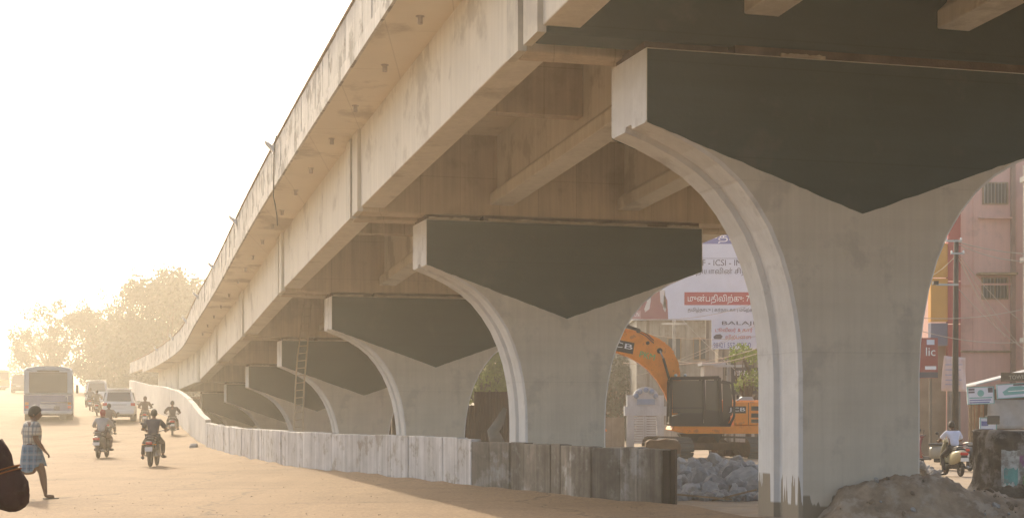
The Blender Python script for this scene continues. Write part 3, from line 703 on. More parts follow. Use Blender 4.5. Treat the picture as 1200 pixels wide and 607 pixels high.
# pale kiosk
DK = 72
t = thing('cement_kiosk', 'tall narrow pale cement kiosk behind the excavator cab', 'kiosk', (X(835,DK), DK, -.3)); lo = t.location
MB().box(X(825,DK)-lo.x, X(847,DK)-lo.x, 0, 1.3, 0, Z(428,DK)-lo.z).build('wall', mat('kiosk_plaster', (.42,.38,.33), var=.15, streak=.3), t)
MB().box(X(822,DK)-lo.x, X(850,DK)-lo.x, -.15, 1.4, Z(428,DK)-lo.z, Z(424.5,DK)-lo.z).build('roof', M['galv'], t)
MB().box(X(830,DK)-lo.x, X(842,DK)-lo.x, -.04, -.003, .2, Z(445,DK)-lo.z).build('door', M['girder'], t)
# gateway shrine with gate
DS = 76
t = thing('shrine_gateway', 'pale arched gateway with blue grey ornament left of the excavator', 'gateway', (X(758,DS), DS, -.3)); lo = t.location
pm = mat('pale_blue_plaster', (.44,.46,.48), var=.15, streak=.2); bm_ = mat('blue_trim', (.20,.27,.38), var=.2)
for a, b in ((735,743),(770,778)): MB().box(X(a,DS)-lo.x, X(b,DS)-lo.x, 0, .6, 0, Z(463,DS)-lo.z).build('pillar', pm, t)
MB().box(X(732,DS)-lo.x, X(781,DS)-lo.x, -.12, .7, Z(487,DS)-lo.z, Z(476,DS)-lo.z).build('beam', pm, t)
mb = MB(); cx = X(757,DS)-lo.x; hw = X(772,DS)-X(757,DS)
mb.ext_y([(cx-hw, Z(476,DS)-lo.z)]+[(cx+hw*math.cos(PI-a*PI/12)*1.0, Z(466,DS)-lo.z+(Z(453,DS)-Z(466,DS))*math.sin(a*PI/12)) for a in range(13)]+[(cx+hw, Z(476,DS)-lo.z)], .05, .5); mb.build('arch', pm, t)
for k in range(5):
    mb = MB(); a = PI*(k+.5)/5; mb.ball((cx+hw*.8*math.cos(a), .0, Z(467,DS)-lo.z+.42*math.sin(a)), (.13,.08,.13), 8, 6); mb.build('ornament', bm_, t, smooth=True)
mb = MB(); mb.box(cx-hw*.7, cx+hw*.7, -.02, .05, Z(474,DS)-lo.z, Z(467.5,DS)-lo.z); mb.build('nameboard', bm_, t)
gt = thing('metal_gate', 'pale slatted metal gate below the arched gateway', 'gate', (X(754,DS-1), DS-1, -.3)); lo = gt.location
D_ = DS-1
for a, b in ((735,755.4),(756,773)):
    fr = MB(); x_0, x_1 = X(a,D_)-lo.x, X(b,D_)-lo.x; zz0, zz1 = Z(520,D_)-lo.z, Z(488,D_)-lo.z
    for q in ((x_0,x_0+.06,zz0,zz1),(x_1-.06,x_1,zz0,zz1)): fr.box(q[0],q[1],-.03,.03,q[2],q[3])
    fo = fr.build('gate_leaf', M['galv'], gt)
    n_ = 11
    for k in range(n_):
        z_ = zz0+(zz1-zz0)*(k+.5)/n_; MB().box(x_0+.062, x_1-.062, -.012, .012, z_-.04, z_+.04).build('slat', M['galv'], fo)
MB().box(X(700,DS)-X(754,DS), X(733,DS)-X(754,DS), .4, .65, 0, Z(489,DS)+.3).build('compound_wall', mat('brown_wall', (.30,.23,.17), var=.25, streak=.3), None, loc=(X(754,DS), DS+.4, -.3))
o = COL.objects[-1]; tag(o, 'brown compound wall left of the slatted gate', 'wall')
text('M', T['inkwhite'], o, X(702,DS)-X(754,DS), .39, Z(492,DS)+.3, w=.30, h=.40)
MB().box(X(779,DS)-X(754,DS), X(900,DS)-X(754,DS), .4, .65, 0, Z(498,DS)+.3).build('compound_wall', mat('white_stained_wall', (.45,.42,.38), var=.25, streak=.4), None, loc=(X(754,DS), DS+.6, -.3))
tag(COL.objects[-1], 'stained white compound wall behind the excavator tracks', 'wall')

# rusty shed of corrugated sheets, between second and third piers
DR = 70
t = thing('rusty_sheet_shed', 'brown rusted corrugated sheet enclosure seen between the second and third piers', 'shed', (X(570,DR), DR, -.3)); lo = t.location
xa = X(534,DR); k = 0
while xa < X(636,DR):
    wdt = .42; mb = MB(); top = Z(459,DR) if xa > X(546,DR) else Z(475,DR)
    pts = []; nn = 12
    for j in range(nn+1): pts.append((xa-lo.x+wdt*j/nn*1.03, .022*math.sin(j/nn*2*PI*3)))
    rrb = [(p[0], p[1], 0) for p in pts]+[(p[0], p[1]+.01, 0) for p in pts[::-1]]; rrt = [(p[0], p[1], top-lo.z+random.uniform(-.02,.02)) for p in pts]+[(p[0], p[1]+.01, top-lo.z) for p in pts[::-1]]
    mb.rings([rrb, rrt]); mb.build('corrugated_sheet', M['rustsheet'], t); xa += wdt; k += 1
MB().box(X(534,DR)-lo.x, X(636,DR)-lo.x, .05, .12, 1.0, 1.12).build('rail', M['wood'], t)
t = thing('dark_sheet_fence', 'dark brown sheet fence in the gap between the third and fourth piers', 'fence', (X(452,84), 84, -.3)); lo = t.location
for k in range(7): MB().box(X(436,84)-lo.x+k*.36, X(436,84)-lo.x+k*.36+.345, 0, .03, 0, Z(482,84)-lo.z+random.uniform(-.05,.05)).build('corrugated_sheet', M['rustsheet'], t)
# tarpaulin bundle leaning beside pier
mb = MB(); D_ = 40
P0_ = [at(592,478,D_), at(585,495,D_), at(578,505,D_), at(583,520,D_)]
mb.tube([p for p in P0_], [.05,.13,.16,.2], 8); o = mb.build('canvas_bundle', mat('grey_canvas', (.22,.20,.17), var=.3, bump=.6), None, smooth=True); tag(o, 'grey canvas bundle leaning against the left edge of the second pier', 'bundle')

# ------------------------------------------------------------ ladder
DL = 59.5
lad = thing('bamboo_ladder', 'tall slim bamboo ladder leaning up to the deck beneath the fourth pier', 'ladder', at(349,520,DL)); lo = lad.location
bamboo = mat('pale_bamboo', (.46,.36,.24), var=.2, bump=.1)
def lp(u, s_): # u 0 bottom..1 top
    px = interp(u, [(0,349-5.2),(.45,351.5-5),(.62,353-4.6),(1,360-4)]) if s_ < 0 else interp(u, [(0,349+4.8),(.45,351.5+5),(.62,356+3),(1,360+4.5)])
    return at(px, 523-(523-357)*u, DL+1.6*u)-lo
for s_ in (-1, 1): MB().tube([lp(k/14, s_) for k in range(15)], [.038-.012*k/14 for k in range(15)], 8).build('rail', bamboo, lad, smooth=True)
for k in range(19):
    u = .03+k*.052; MB().tube([lp(u, -1), lp(u+.006, 1)], .02, 6).build('rung', bamboo, lad)

# ------------------------------------------------------------ right hand street
DP = 62
pk = mat('pink_render', (.66,.40,.34), var=.08, scale=.5, streak=.15, bump=.1, col2=(.56,.34,.29), c2amt=.3)
t = thing('pink_building', 'pink rendered three storey building with barred windows right of the pier', 'building', (X(1180,DP), DP, -.3)); lo = t.location
def q(px): return X(px,DP)-lo.x
def qz(py): return Z(py,DP)-lo.z
MB().box(q(1125), q(1330), 0, 10, 0, qz(150)).build('wall', pk, t)
for py in (412, 333.5): MB().box(q(1126), q(1188), -.09, -.002, qz(py+1), qz(py-1.2)).build('string_course', M['wood'] if py > 400 else pk, t)
MB().box(q(1184), q(1189), -.14, -.003, 0, qz(170)).build('drain_pipe', mat('pipe_brown', (.30,.20,.16)), t)
MB().box(q(1140), q(1142), -.06, -.003, qz(412), qz(200)).build('conduit', pk, t)
for (a, b, c, d, sh) in ((1151,1181,240,214,0),(1150,1181,351,325,1)):
    MB().box(q(a), q(b), -.012, -.002, qz(c), qz(d)).build('reveal', M['dark'], t)
    fr = MB()
    for (e, f, g1, g2) in ((a,b,c,c-1.4),(a,b,d+1.4,d),(a,a+1.4,c-1.5,d+1.5),(b-1.4,b,c-1.5,d+1.5),((a+b)/2-.5,(a+b)/2+.5,c-1.5,d+1.5)): fr.box(q(e), q(f), -.07, -.014, qz(g1), qz(g2))
    fr = fr.build('window', M['wood'], t)
    for s_ in (0, 1):
        m_ = (a+b)/2; MB().box(q(a+1.6+s_*(m_-a-.8)), q(m_-.8+s_*(m_-a-.8)), -.035, -.02, qz(c-1.6), qz(d+1.6)).build('pane', M['glass'], fr)
    for k in range(7): MB().box(q(a+2+k*4)-.01, q(a+2+k*4)+.01, -.085, -.071, qz(c-1), qz(d+1)).build('bar', M['steel'], fr)
    if sh: MB().box(q(1144), q(1188), -.55, -.002, qz(323), qz(320.5)).build('sunshade', mat('ochre_slab', (.33,.23,.13)), t)
    else: MB().box(q(1146), q(1184), -.25, -.002, qz(257), qz(255.5)).build('sill', pk, t)
# next building: rounded balcony edge on the right
t2 = thing('cream_balcony_building', 'cream balcony edge of the neighbouring building at the right frame edge', 'building', (X(1240,DP-3), DP-3, -.3)); l2 = t2.location
MB().box(X(1208,DP-3)-l2.x, X(1300,DP-3)-l2.x, 0, .9, Z(430,DP-3)-l2.z, Z(190,DP-3)-l2.z).build('wall', M['deck'], t2)
for py in (205,300,395): MB().box(X(1203,DP-3)-l2.x, X(1300,DP-3)-l2.x, -.3, .8, Z(py+6,DP-3)-l2.z, Z(py,DP-3)-l2.z).build('balcony_slab', M['girder'], t2)
MB().box(X(1210,DP-3)-l2.x, X(1300,DP-3)-l2.x, .2, .8, 0, Z(431,DP-3)-l2.z).build('pillar', M['girder'], t2)
# red and yellow shop fronts seen edge on
D_ = 61.7
t = thing('red_shopfront', 'tall red cladding strip between the pier and the pink building', 'facade', (X(1118,D_), D_, -.3)); lo = t.location
for k, (py0, py1) in enumerate(((425,380),(379,330),(329,282),(281,240))): MB().box(X(1110.5,D_)-lo.x, X(1125,D_)-lo.x, -.1, .25, Z(py0,D_)-lo.z, Z(py1+.6,D_)-lo.z).build('cladding_panel', flat('clad_red', (.33,.045,.05)) if k == 0 else bpy.data.materials['clad_red'], t)
MB().box(X(1112,D_)-lo.x, X(1125,D_)-lo.x, -.05, .25, 0, Z(426,D_)-lo.z).build('wall', gm, t)
t = thing('yellow_shopfront', 'yellow orange sign panels left of the red cladding', 'facade', (X(1103,D_+.1), D_+.1, -.3)); lo = t.location
D_ = D_+.1
for k, (py0, py1) in enumerate(((405,378),(377,326),(325,285))):
    MB().box(X(1090,D_)-lo.x, X(1110,D_)-lo.x, -.1, .3, Z(py0,D_)-lo.z, Z(py1+.6,D_)-lo.z).build('cladding_panel', (flat('clad_blue', (.13,.14,.20)), flat('clad_yellow', (.55,.27,.05)))[1 if k else 0] if k < 2 else bpy.data.materials['clad_yellow'], t)
MB().box(X(1060,D_)-lo.x, X(1111,D_)-lo.x, .3, 2, 0, Z(400,D_)-lo.z).build('wall', mat('tan_shop_wall', (.30,.22,.15), var=.2), t)
D_ = 60
t = thing('red_sign', 'red shop sign with white letters just right of the nearest pier', 'sign', (X(1086,D_), D_, -.3)); lo = t.location
MB().box(X(1070,D_)-lo.x, X(1099,D_)-lo.x, 0, .1, Z(443,D_)-lo.z, Z(396,D_)-lo.z).build('panel', flat('sign_red', (.26,.035,.04)), t)
text('lic', T['inkwhite'], t, X(1085,D_)-lo.x, -.012, Z(417,D_)-lo.z, w=X(1096,D_)-X(1085,D_), h=Z(407,D_)-Z(417,D_))
rect(t, 'white_strip', T['inkwhite'], X(1084,D_)-lo.x, X(1097,D_)-lo.x, Z(433,D_)-lo.z, Z(429,D_)-lo.z, -.003)
rect(t, 'emblem', T['board'], X(1086,D_)-lo.x, X(1095,D_)-lo.x, Z(404,D_)-lo.z, Z(398,D_)-lo.z, -.003)
rect(t, 'dark_strip', T['ink'], X(1071,D_)-lo.x, X(1099,D_)-lo.x, Z(442.5,D_)-lo.z, Z(436,D_)-lo.z, -.003)
post(t, X(1092,D_)-lo.x, .2, 0, Z(440,D_)-lo.z, .05)
# utility pole
DU = 50
t = thing('utility_pole', 'dark utility pole with crossarms carrying many wires', 'pole', (X(1119.5,DU), DU, -.28)); lo = t.location
MB().tube([(0,0,-.3),(0,0,3),(.03,0,Z(281,DU)-lo.z)], [.115,.10,.075], 10).build('pole', mat('dark_pole', (.055,.045,.04), var=.3, streak=.3), t, smooth=True)
for py, a, b in ((283,1107,1126),(297.5,1113,1129),(334,1096,1122)): MB().box(X(a,DU)-lo.x, X(b,DU)-lo.x, -.13, -.085, Z(py,DU)-lo.z-.03, Z(py,DU)-lo.z+.03).build('crossarm', M['steel'], t)
for px, py in ((1108,281),(1125,281),(1114,296),(1128,296)):
    MB().ball((X(px,DU)-lo.x, -.11, Z(py,DU)-lo.z), (.035,.035,.06), 8, 6).build('insulator', M['white'], t, smooth=True)
mb = MB(); mb.box(X(1092,DU)-lo.x, X(1098,DU)-lo.x, -.2, 0, Z(332,DU)-lo.z-.06, Z(332,DU)-lo.z+.06); mb.build('street_lamp_head', M['black'], t)
# wires
wm = M['black']; wl = mat('pale_wire', (.42,.36,.30), var=.1, bump=0)
def wire(a, b, sag, lab, m=wl, r=.011, g='wires crossing the right hand street'):
    pts = [a.lerp(b, k/14)-Vector((0,0,sag*4*(k/14)*(1-k/14))) for k in range(15)]
    tag(MB().tube(pts, r, 5).build('wire', m, None, smooth=True), lab, 'wire', g)
pt = lambda px, py: at(px, py, DU)
for k, (a, b, s_, l_, r_) in enumerate(((pt(1120,283), at(1260,296,49), .2, 'topmost pale wire from the utility pole running right', .014),
   (pt(1122,286), at(1250,300,52), .35, 'second wire from the pole top running right just below the first', .014),
   (pt(1124,298), at(1215,390,58), .25, 'wire dropping steeply right from the lower crossarm', .010),
   (pt(1123,299), at(1195,405,59), .15, 'wire dropping steeply to the shop awning', .010),
   (pt(1122,300), at(1178,395,60), .15, 'thin wire fanning down to the pink wall below the window', .009),
   (pt(1122,301), at(1165,380,60), .1, 'thin wire fanning down to the left of the lower window', .009),
   (at(1070,372,46), at(1240,350,50), .25, 'pale wire crossing in front of the pole at its middle', .011),
   (at(1070,385,47), at(1240,395,50), .3, 'lower pale wire crossing in front of the banner', .011),
   (pt(1120,300), at(1070,330,58), .2, 'short wire running left from the pole behind the pier', .010),
   (pt(1121,336), at(1245,430,56), .4, 'wire sagging from the lamp arm towards the awning', .010))):
    wire(a, b, s_, l_, r=r_)
for k, (a, b, s_, l_) in enumerate(((at(690,372,66), at(900,392,60), .5, 'dark wire above the excavator boom'),(at(690,365,66), at(900,350,66), .6, 'wire sagging across the hoarding bottom'),
   (at(730,425,66), at(905,402,60), .4, 'pale doubled wire above the excavator cab, upper strand'),(at(780,420,66), at(905,407,60), .4, 'pale doubled wire above the excavator cab, lower strand'),
   (at(760,435,70), at(905,372,66), .1, 'wire rising right across the grey building'),(at(800,375,70), at(870,440,66), .1, 'wire falling right in front of the small hoarding'),(at(745,440,72), at(860,395,70), .2, 'wire rising beside the arched gateway'))):
    wire(a, b, s_, l_, r=.016 if 'doubled' in l_ else .011, g='wires behind the excavator')
# a second and third pole behind the excavator
for px, D_, top, lab in ((790,84,372,'thin grey pole in front of the grey building'),(854,71,420,'pale concrete pole right of the kiosk')):
    t = thing('utility_pole', lab, 'pole', (X(px,D_), D_, -.3)); MB().tube([(0,0,-.2),(0,0,Z(top,D_)+.3)], [.12,.09], 8).build('pole', gm, t, smooth=True); MB().box(-.7,.7,-.14,-.1,Z(top,D_)-.1,Z(top,D_)).build('crossarm', M['steel'], t)
# banner
D_ = 51.5
t = thing('hanging_banner', 'pale pink white cloth banner hanging behind the utility pole', 'banner', (X(1118,D_), D_, 1.5)); lo = t.location
mb = MB(); nxx, nzz = 14, 10; ids = []
for j in range(nzz+1):
    v = j/nzz; xl = X(interp(v, [(0,1103),(1,1106)]), D_); xr = X(interp(v, [(0,1132.5),(1,1131)]), D_); zl, zr = Z(interp(v, [(0,458),(1,417)]), D_), Z(interp(v, [(0,459),(1,419)]), D_)
    ids.append([mb.av((xl+(xr-xl)*i/nxx-lo.x, .05*math.sin(i*.9+j*.4), zl+(zr-zl)*i/nxx-lo.z)) for i in range(nxx+1)])
for a, b in zip(ids, ids[1:]):
    for k in range(nxx): mb.af(a[k], a[k+1], b[k+1], b[k])
o = mb.build('cloth', flat('banner_cloth', (.66,.50,.46), var=.12), t, smooth=True); o.modifiers.new('thick','SOLIDIFY').thickness = .012
for k, py in enumerate((428,434,440,446,451)): rect(t, 'printed_line', flat('banner_print', (.42,.36,.45)) if k == 0 else bpy.data.materials['banner_print'], X(1107,D_)-lo.x, X(1127-k*2%5,D_)-lo.x, Z(py,D_)-lo.z, Z(py-1.4,D_)-lo.z, -.09)
# shop with awning and signs
D_ = 54
t = thing('roadside_shop', 'shop with sloping awning and grey tarpaulin wall at the right edge', 'shop', (X(1180,D_), D_, -.3)); lo = t.location
def s(px): return X(px,D_)-lo.x
def s2(py): return Z(py,D_)-lo.z
tarp = mat('grey_tarpaulin', (.36,.37,.39), var=.2, scale=2, bump=.5)
MB().prism([(s(1132),-1.2,s2(452)),(s(1290),-1.2,s2(412)),(s(1290),2,s2(416)),(s(1132),2,s2(456))], [(s(1132),-1.2,s2(450.5)),(s(1290),-1.2,s2(410)),(s(1290),2,s2(414)),(s(1132),2,s2(454))]).build('awning', M['galv'], t)
MB().box(s(1136), s(1290), .0, .1, 0, s2(456)).build('front_board', mat('dark_shop_front', (.09,.065,.05), var=.3), t)
mb = MB(); ids = []
for j in range(8):
    ids.append([mb.av((s(1155+i*5), -.25+.06*math.sin(i*1.1+j*.5), s2(502-j*4.8))) for i in range(28)])
for a, b in zip(ids, ids[1:]):
    for k in range(27): mb.af(a[k], a[k+1], b[k+1], b[k])
o = mb.build('tarpaulin', tarp, t, smooth=True); o.modifiers.new('thick','SOLIDIFY').thickness = .01
for px, c in ((1133.5,'wood'),(1137,'wood'),(1141,'wood'),(1147,'wood')): MB().tube([(s(px),-.3,0),(s(px),-.3,s2(455))], .045, 8).build('post', M[c], t)
MB().box(s(1141), s(1152), -.12, -.02, 0, s2(474)).build('door', mat('orange_door', (.30,.14,.07)), t)
for k in range(7): MB().box(s(1160+k*5.6), s(1160+k*5.6)+.13, -1.26, -1.21, s2(446-k*1.4), s2(442-k*1.4)).build('lettering_back', T['ink'], t) if False else None
text('TOWER REF', mat('faded_lettering', (.42,.40,.32)), t, s(1169), -1.24, s2(445.5), w=s(1202)-s(1169), h=s2(441)-s2(445.5), rot=(R(90), R(-4), 0))
MB().box(s(1160), s(1290), -1.22, -1.205, s2(447.5), s2(437.5)).build('fascia', mat('brown_fascia', (.085,.065,.045)), t)
def sign(name, lab, x0, x1, y0, y1, D, rot, fn, col='board'):
    t = thing(name, lab, 'sign', (X((x0+x1)/2,D), D, Z((y0+y1)/2,D))); hw = (x1-x0)/2/F*D; hh = (y0-y1)/2/F*D
    MB().box(-hw, hw, 0, .05, -hh, hh).build('panel', T[col], t); 
    for q_ in ((-hw,hw,-hh,-hh+.025),(-hw,hw,hh-.025,hh),(-hw,-hw+.025,-hh+.026,hh-.026),(hw-.025,hw,-hh+.026,hh-.026)): MB().box(q_[0],q_[1],-.02,-.002,q_[2],q_[3]).build('frame', M['ink'] if 'ink' in M else T['inkteal'], t)
    fn(t, hw, hh); t.rotation_euler.y = rot; return t
def f1(t, hw, hh):
    mb = MB(); mb.ext_y([(hw*.25*math.cos(a), hh*.25+hh*.38*math.sin(a)) for a in [2*PI*i/16 for i in range(16)]], -.014, -.004); mb.build('emblem', T['inkteal'], t)
    for k in range(2): rect(t, 'printed_block', T['ink'], -hw*.9, -hw*.45, hh*(.3+.3*k), hh*(.5+.3*k), -.003)
    rect(t, 'printed_block', T['ink'], hw*.55, hw*.9, hh*.3, hh*.85, -.003)
    for k in range(3): rect(t, 'printed_line', (T['inkteal'], T['inkblue'], T['inkblue'])[k], -hw*.85, hw*(.85-.1*k), -hh*(.28+.26*k)-.015, -hh*(.2+.26*k), -.003)
sign('small_shop_sign', 'small white framed shop sign with round teal emblem below the awning', 1133.5, 1165, 473.5, 453, 52.5, R(-2), f1)
def f2(t, hw, hh):
    mb = MB(); mb.ext_y([(-hw*.7,-hh*.1),(-hw*.6,-hh*.55),(hw*.9,-hh*.5),(hw*.95,hh*.1),(hw*.3,hh*.6),(-hw*.3,hh*.55)], -.012, -.004); mb.build('printed_shape', T['inkteal'], t)
    rect(t, 'printed_block', T['ink'], -hw*.1, hw*.5, hh*.65, hh*.9, -.003); rect(t, 'printed_line', T['inkwhite'], -hw*.4, hw*.8, -hh*.1, 0, -.014)
sign('teal_sign', 'wide white and turquoise printed sign at the right frame edge', 1168, 1212, 466, 449, 52.4, R(-4), f2)
def f3(t, hw, hh):
    rect(t, 'printed_block', T['inkblue'], -hw*.8, 0, hh*.1, hh*.6, -.003); rect(t, 'printed_line', T['inkblue'], -hw*.8, hw*.6, -hh*.4, -hh*.2, -.003)
sign('floor_sign', 'small white sign standing low against the grey tarpaulin', 1148, 1168, 511, 489, 50, 0, f3)
mb = MB(); mb.box(-.2,.2,-.15,.15,0,.28); o = mb.build('black_speaker_box', M['black'], None, loc=(X(1164,50), 50.1, Z(497,50))); bev(o,.02); tag(o, 'small dark box sitting behind the low white sign', 'box')

# ------------------------------------------------------------ trees
def tree(label, x, y, h, cw, cd, cb, leafm, seed, n=9000, leaf=.34, gap=.5, lean=0, lobes=26, group='trees beyond the road', zbase=None, squash=1.0, cat='tree', name='broad_tree'):
    rg = random.Random(seed); zb = gz(x, y) if zbase is None else zbase
    t = thing(name, label, cat, (x, y, zb), 0, group)
    tk = MB(); fork = cb*.75
    tk.tube([(0,0,-.4),(.05*h*lean,0,fork*.5),(.09*h*lean,0,fork)], [h*.035,h*.026,h*.022], 10)
    cents = []
    for k in range(lobes):
        a = rg.uniform(0, 2*PI); rr_ = math.sqrt(rg.random())*.82
        zz = cb+(h-cb)*(rg.random()**.8)*.92
        f = math.sqrt(max(.08, 1-((zz-(cb+(h-cb)*.38))/((h-cb)*.66))**2))
        cents.append((Vector((math.cos(a)*rr_*cw*f+.09*h*lean, math.sin(a)*rr_*cd*f, zz)), rg.uniform(.55, 1.15)))
    F0 = Vector((.09*h*lean,0,fork))
    for c, s_ in cents[:18]:
        m1 = F0.lerp(c, .45)+Vector((rg.uniform(-.4,.4), rg.uniform(-.4,.4), .06*h)); tk.tube([F0, m1, c], [h*.013, h*.008, h*.003], 6)
    tk.build('trunk', M['bark'], t, smooth=True)
    V = []; Fc = []
    base = (cw+cd+(h-cb))/3*.34*squash
    for k in range(n):
        c, s_ = rg.choice(cents)
        d = Vector((rg.gauss(0,1), rg.gauss(0,1), rg.gauss(0,1))).normalized()*(rg.random()**.45)
        p = c+Vector((d.x*base*s_*1.15, d.y*base*s_*1.15, d.z*base*s_*.75))
        if noise.noise(p*(1.1/base)+Vector((seed,0,0))) < -.25+gap*.28: continue
        a = Vector((rg.gauss(0,1), rg.gauss(0,1), rg.gauss(0,1))).normalized(); b = a.orthogonal().normalized(); l = leaf*rg.uniform(.6,1.4)
        q0 = len(V); V += [p-a*l*.5, p+b*l*.28, p+a*l*.5, p-b*l*.28]; Fc.append((q0,q0+1,q0+2,q0+3))
    mb = MB(); mb.v = V; mb.f = Fc; mb.m = [0]*len(Fc); mb.build('crown', leafm, t, fixn=False)
    return t
def leafmat(name, col, tr=.35):
    m = mat(name, col, rough=.6, var=.4, scale=.9, bump=0, col2=[c*1.5 for c in col], c2amt=.4, c2scale=.5); nt = m.node_tree; b = nt.nodes['Principled BSDF']
    tb = _n(nt, 'ShaderNodeBsdfTranslucent'); nt.links.new(b.inputs['Base Color'].links[0].from_socket, tb.inputs[0]); mx = _n(nt, 'ShaderNodeMixShader'); mx.inputs[0].default_value = tr
    nt.links.new(b.outputs[0], mx.inputs[1]); nt.links.new(tb.outputs[0], mx.inputs[2]); nt.links.new(mx.outputs[0], nt.nodes['Material Output'].inputs[0]); return m
lf = leafmat('dull_green_leaves', (.05,.062,.036), .08); lfy = leafmat('yellow_green_leaves', (.15,.20,.035), .5)
Dt = 190
tree('leftmost broad tree with an open airy crown in the haze', X(60,Dt), Dt, 11.0, 5.6, 4, 3.0, lf, 11, 9000, .38, .9, lobes=24)
tree('tall spreading tree behind the blue and white bus', X(122,182), 182, 14.0, 5.8, 5, 3.0, lf, 12, 16000, .40, .6, lobes=30)
tree('tallest densest tree, its crown touching the flyover parapet', X(195,170), 170, 15.6, 7.0, 5, 2.2, lf, 13, 34000, .44, .0, lobes=60)
tree('rounded tree behind the far white car', X(140,200), 200, 10.5, 5.2, 5, 1.5, lf, 14, 14000, .45, .0, lobes=30)
tree('low bushy tree at the far end of the ramp wall', X(180,150), 150, 5.2, 4.2, 3, .6, lf, 15, 12000, .34, -.5, lobes=24)
tree('small hazy tree behind the yellow bus', X(40,235), 235, 8.0, 6, 5, 1.2, lf, 16, 4500, .45, .5, lobes=20)
tree('bright yellow green tree between second and third piers', X(572,88), 88, 6.3, 3.6, 2.6, .8, lfy, 21, 22000, .2, -2, lobes=44, group='trees beyond the site')
tree('dark drooping tree behind the excavator boom, left', X(716,96), 96, 7.2, 3.6, 3, 1.0, lf, 22, 14000, .22, -1, lobes=28, group='trees beyond the site')
tree('dusty tree in front of the grey building', X(765,92), 92, 6.4, 2.6, 3, 1.5, lf, 23, 5000, .2, .3, lobes=20, group='trees beyond the site')
tree('slim sapling with yellow green leaves in front of the small hoarding', X(877,64), 64, 4.6, .9, .8, 2.6, lfy, 24, 1500, .14, .4, lobes=12, group='trees beyond the site', cat='sapling', name='sapling')
tree('dull green tree beyond the rusty shed', X(622,92), 92, 6.5, 3.2, 3, 1.4, lf, 25, 6000, .22, .2, lobes=22, group='trees beyond the site')
tree('far green tree right of the grey building', X(872,96), 96, 8.5, 3.8, 3, 1.6, lf, 26, 7000, .24, .2, lobes=24, group='trees beyond the site')
# ------------------------------------------------------------ people
def skinmesh(V, E, root=0, sub=2):
    me = bpy.data.meshes.new('s'); me.from_pydata([v[:3] for v in V], E, [])
    o = bpy.data.objects.new('s', me); m = o.modifiers.new('s', 'SKIN'); m.use_smooth_shade = True; m.branch_smoothing = .4
    sv = me.skin_vertices[0].data
    for k, v in enumerate(V):
        r = v[3] if isinstance(v[3], tuple) else (v[3], v[3]); sv[k].radius = r
    sv[root].use_root = True
    q = o.modifiers.new('q', 'SUBSURF'); q.levels = sub; q.render_levels = sub
    me2 = evalmesh(o); bpy.data.objects.remove(o); return me2
class Sk:
    def __init__(s): s.V = []; s.E = []
    def p(s, co, r, par=None):
        s.V.append((co[0], co[1], co[2], r)); k = len(s.V)-1
        if par is not None: s.E.append((par, k))
        return k
    def out(s, sub=2): return skinmesh(s.V, s.E, 0, sub)
def V3(*a): return Vector(a)
def head_into(bm, c, yaw, pitch=0, sc_=1.0):
    Mx = Matrix.Translation(c) @ Matrix.Scale(1.1, 4) @ Matrix.Rotation(yaw, 4, 'Z') @ Matrix.Rotation(pitch, 4, 'X'); nu, nv = 20, 14; ids = []
    def sh(x, y, z):
        w_, d_, h_ = .074, .094, .118
        if z < 0: w_ *= 1+.30*z; 
        X_, Y_, Z_ = x*w_, y*d_, z*h_
        if y > 0:
            if z < -.1: Y_ *= 1-.05*z
            nb = math.exp(-((x/.16)**2))*math.exp(-((z+.22)/.20)**2); Y_ += .024*nb*(y > .5)
            eb = math.exp(-((abs(x)-.35)/.18)**2)*math.exp(-((z-.02)/.10)**2); Y_ -= .008*eb
            lp_ = math.exp(-((x/.3)**2))*math.exp(-((z+.52)/.08)**2); Y_ += .008*lp_*(y > .5)
            ch = math.exp(-((x/.35)**2))*math.exp(-((z+.82)/.15)**2); Y_ += .014*ch
        return V3(X_, Y_, Z_)*sc_
    top = bm.verts.new(Mx @ sh(0,0,1)); bot = bm.verts.new(Mx @ sh(0,0,-1))
    for j in range(1, nv):
        th = PI*j/nv; ids.append([bm.verts.new(Mx @ sh(math.sin(th)*math.cos(2*PI*i/nu), math.sin(th)*math.sin(2*PI*i/nu), math.cos(th))) for i in range(nu)])
    for i in range(nu):
        k = (i+1) % nu; bm.faces.new((top, ids[0][i], ids[0][k])); bm.faces.new((bot, ids[-1][k], ids[-1][i]))
        for a, b in zip(ids, ids[1:]): bm.faces.new((a[i], b[i], b[k], a[k]))
    for s_ in (-1, 1):   # ears
        e = bmesh.ops.create_icosphere(bm, subdivisions=2, radius=1)['verts']
        for v in e: v.co = Mx @ V3(s_*.074*sc_+v.co.x*.011, -.005+v.co.y*.018, -.012+v.co.z*.032)
    for f in bm.faces: f.smooth = True
    return Mx
def eyes(parent, Mx, sc_=1):
    for s_ in (-1, 1):
        mb = MB(); mb.ball(Mx @ V3(s_*.028, .080, .0), (.011,.011,.008), 8, 6); mb.build('eye', M['dark'], parent, smooth=True)
    mb = MB(); mb.ball(Mx @ V3(0, .093, -.062), (.022,.008,.006), 8, 6); mb.build('mouth', mat('lips', (.12,.045,.035)) if 'lips' not in bpy.data.materials else bpy.data.materials['lips'], parent, smooth=True)
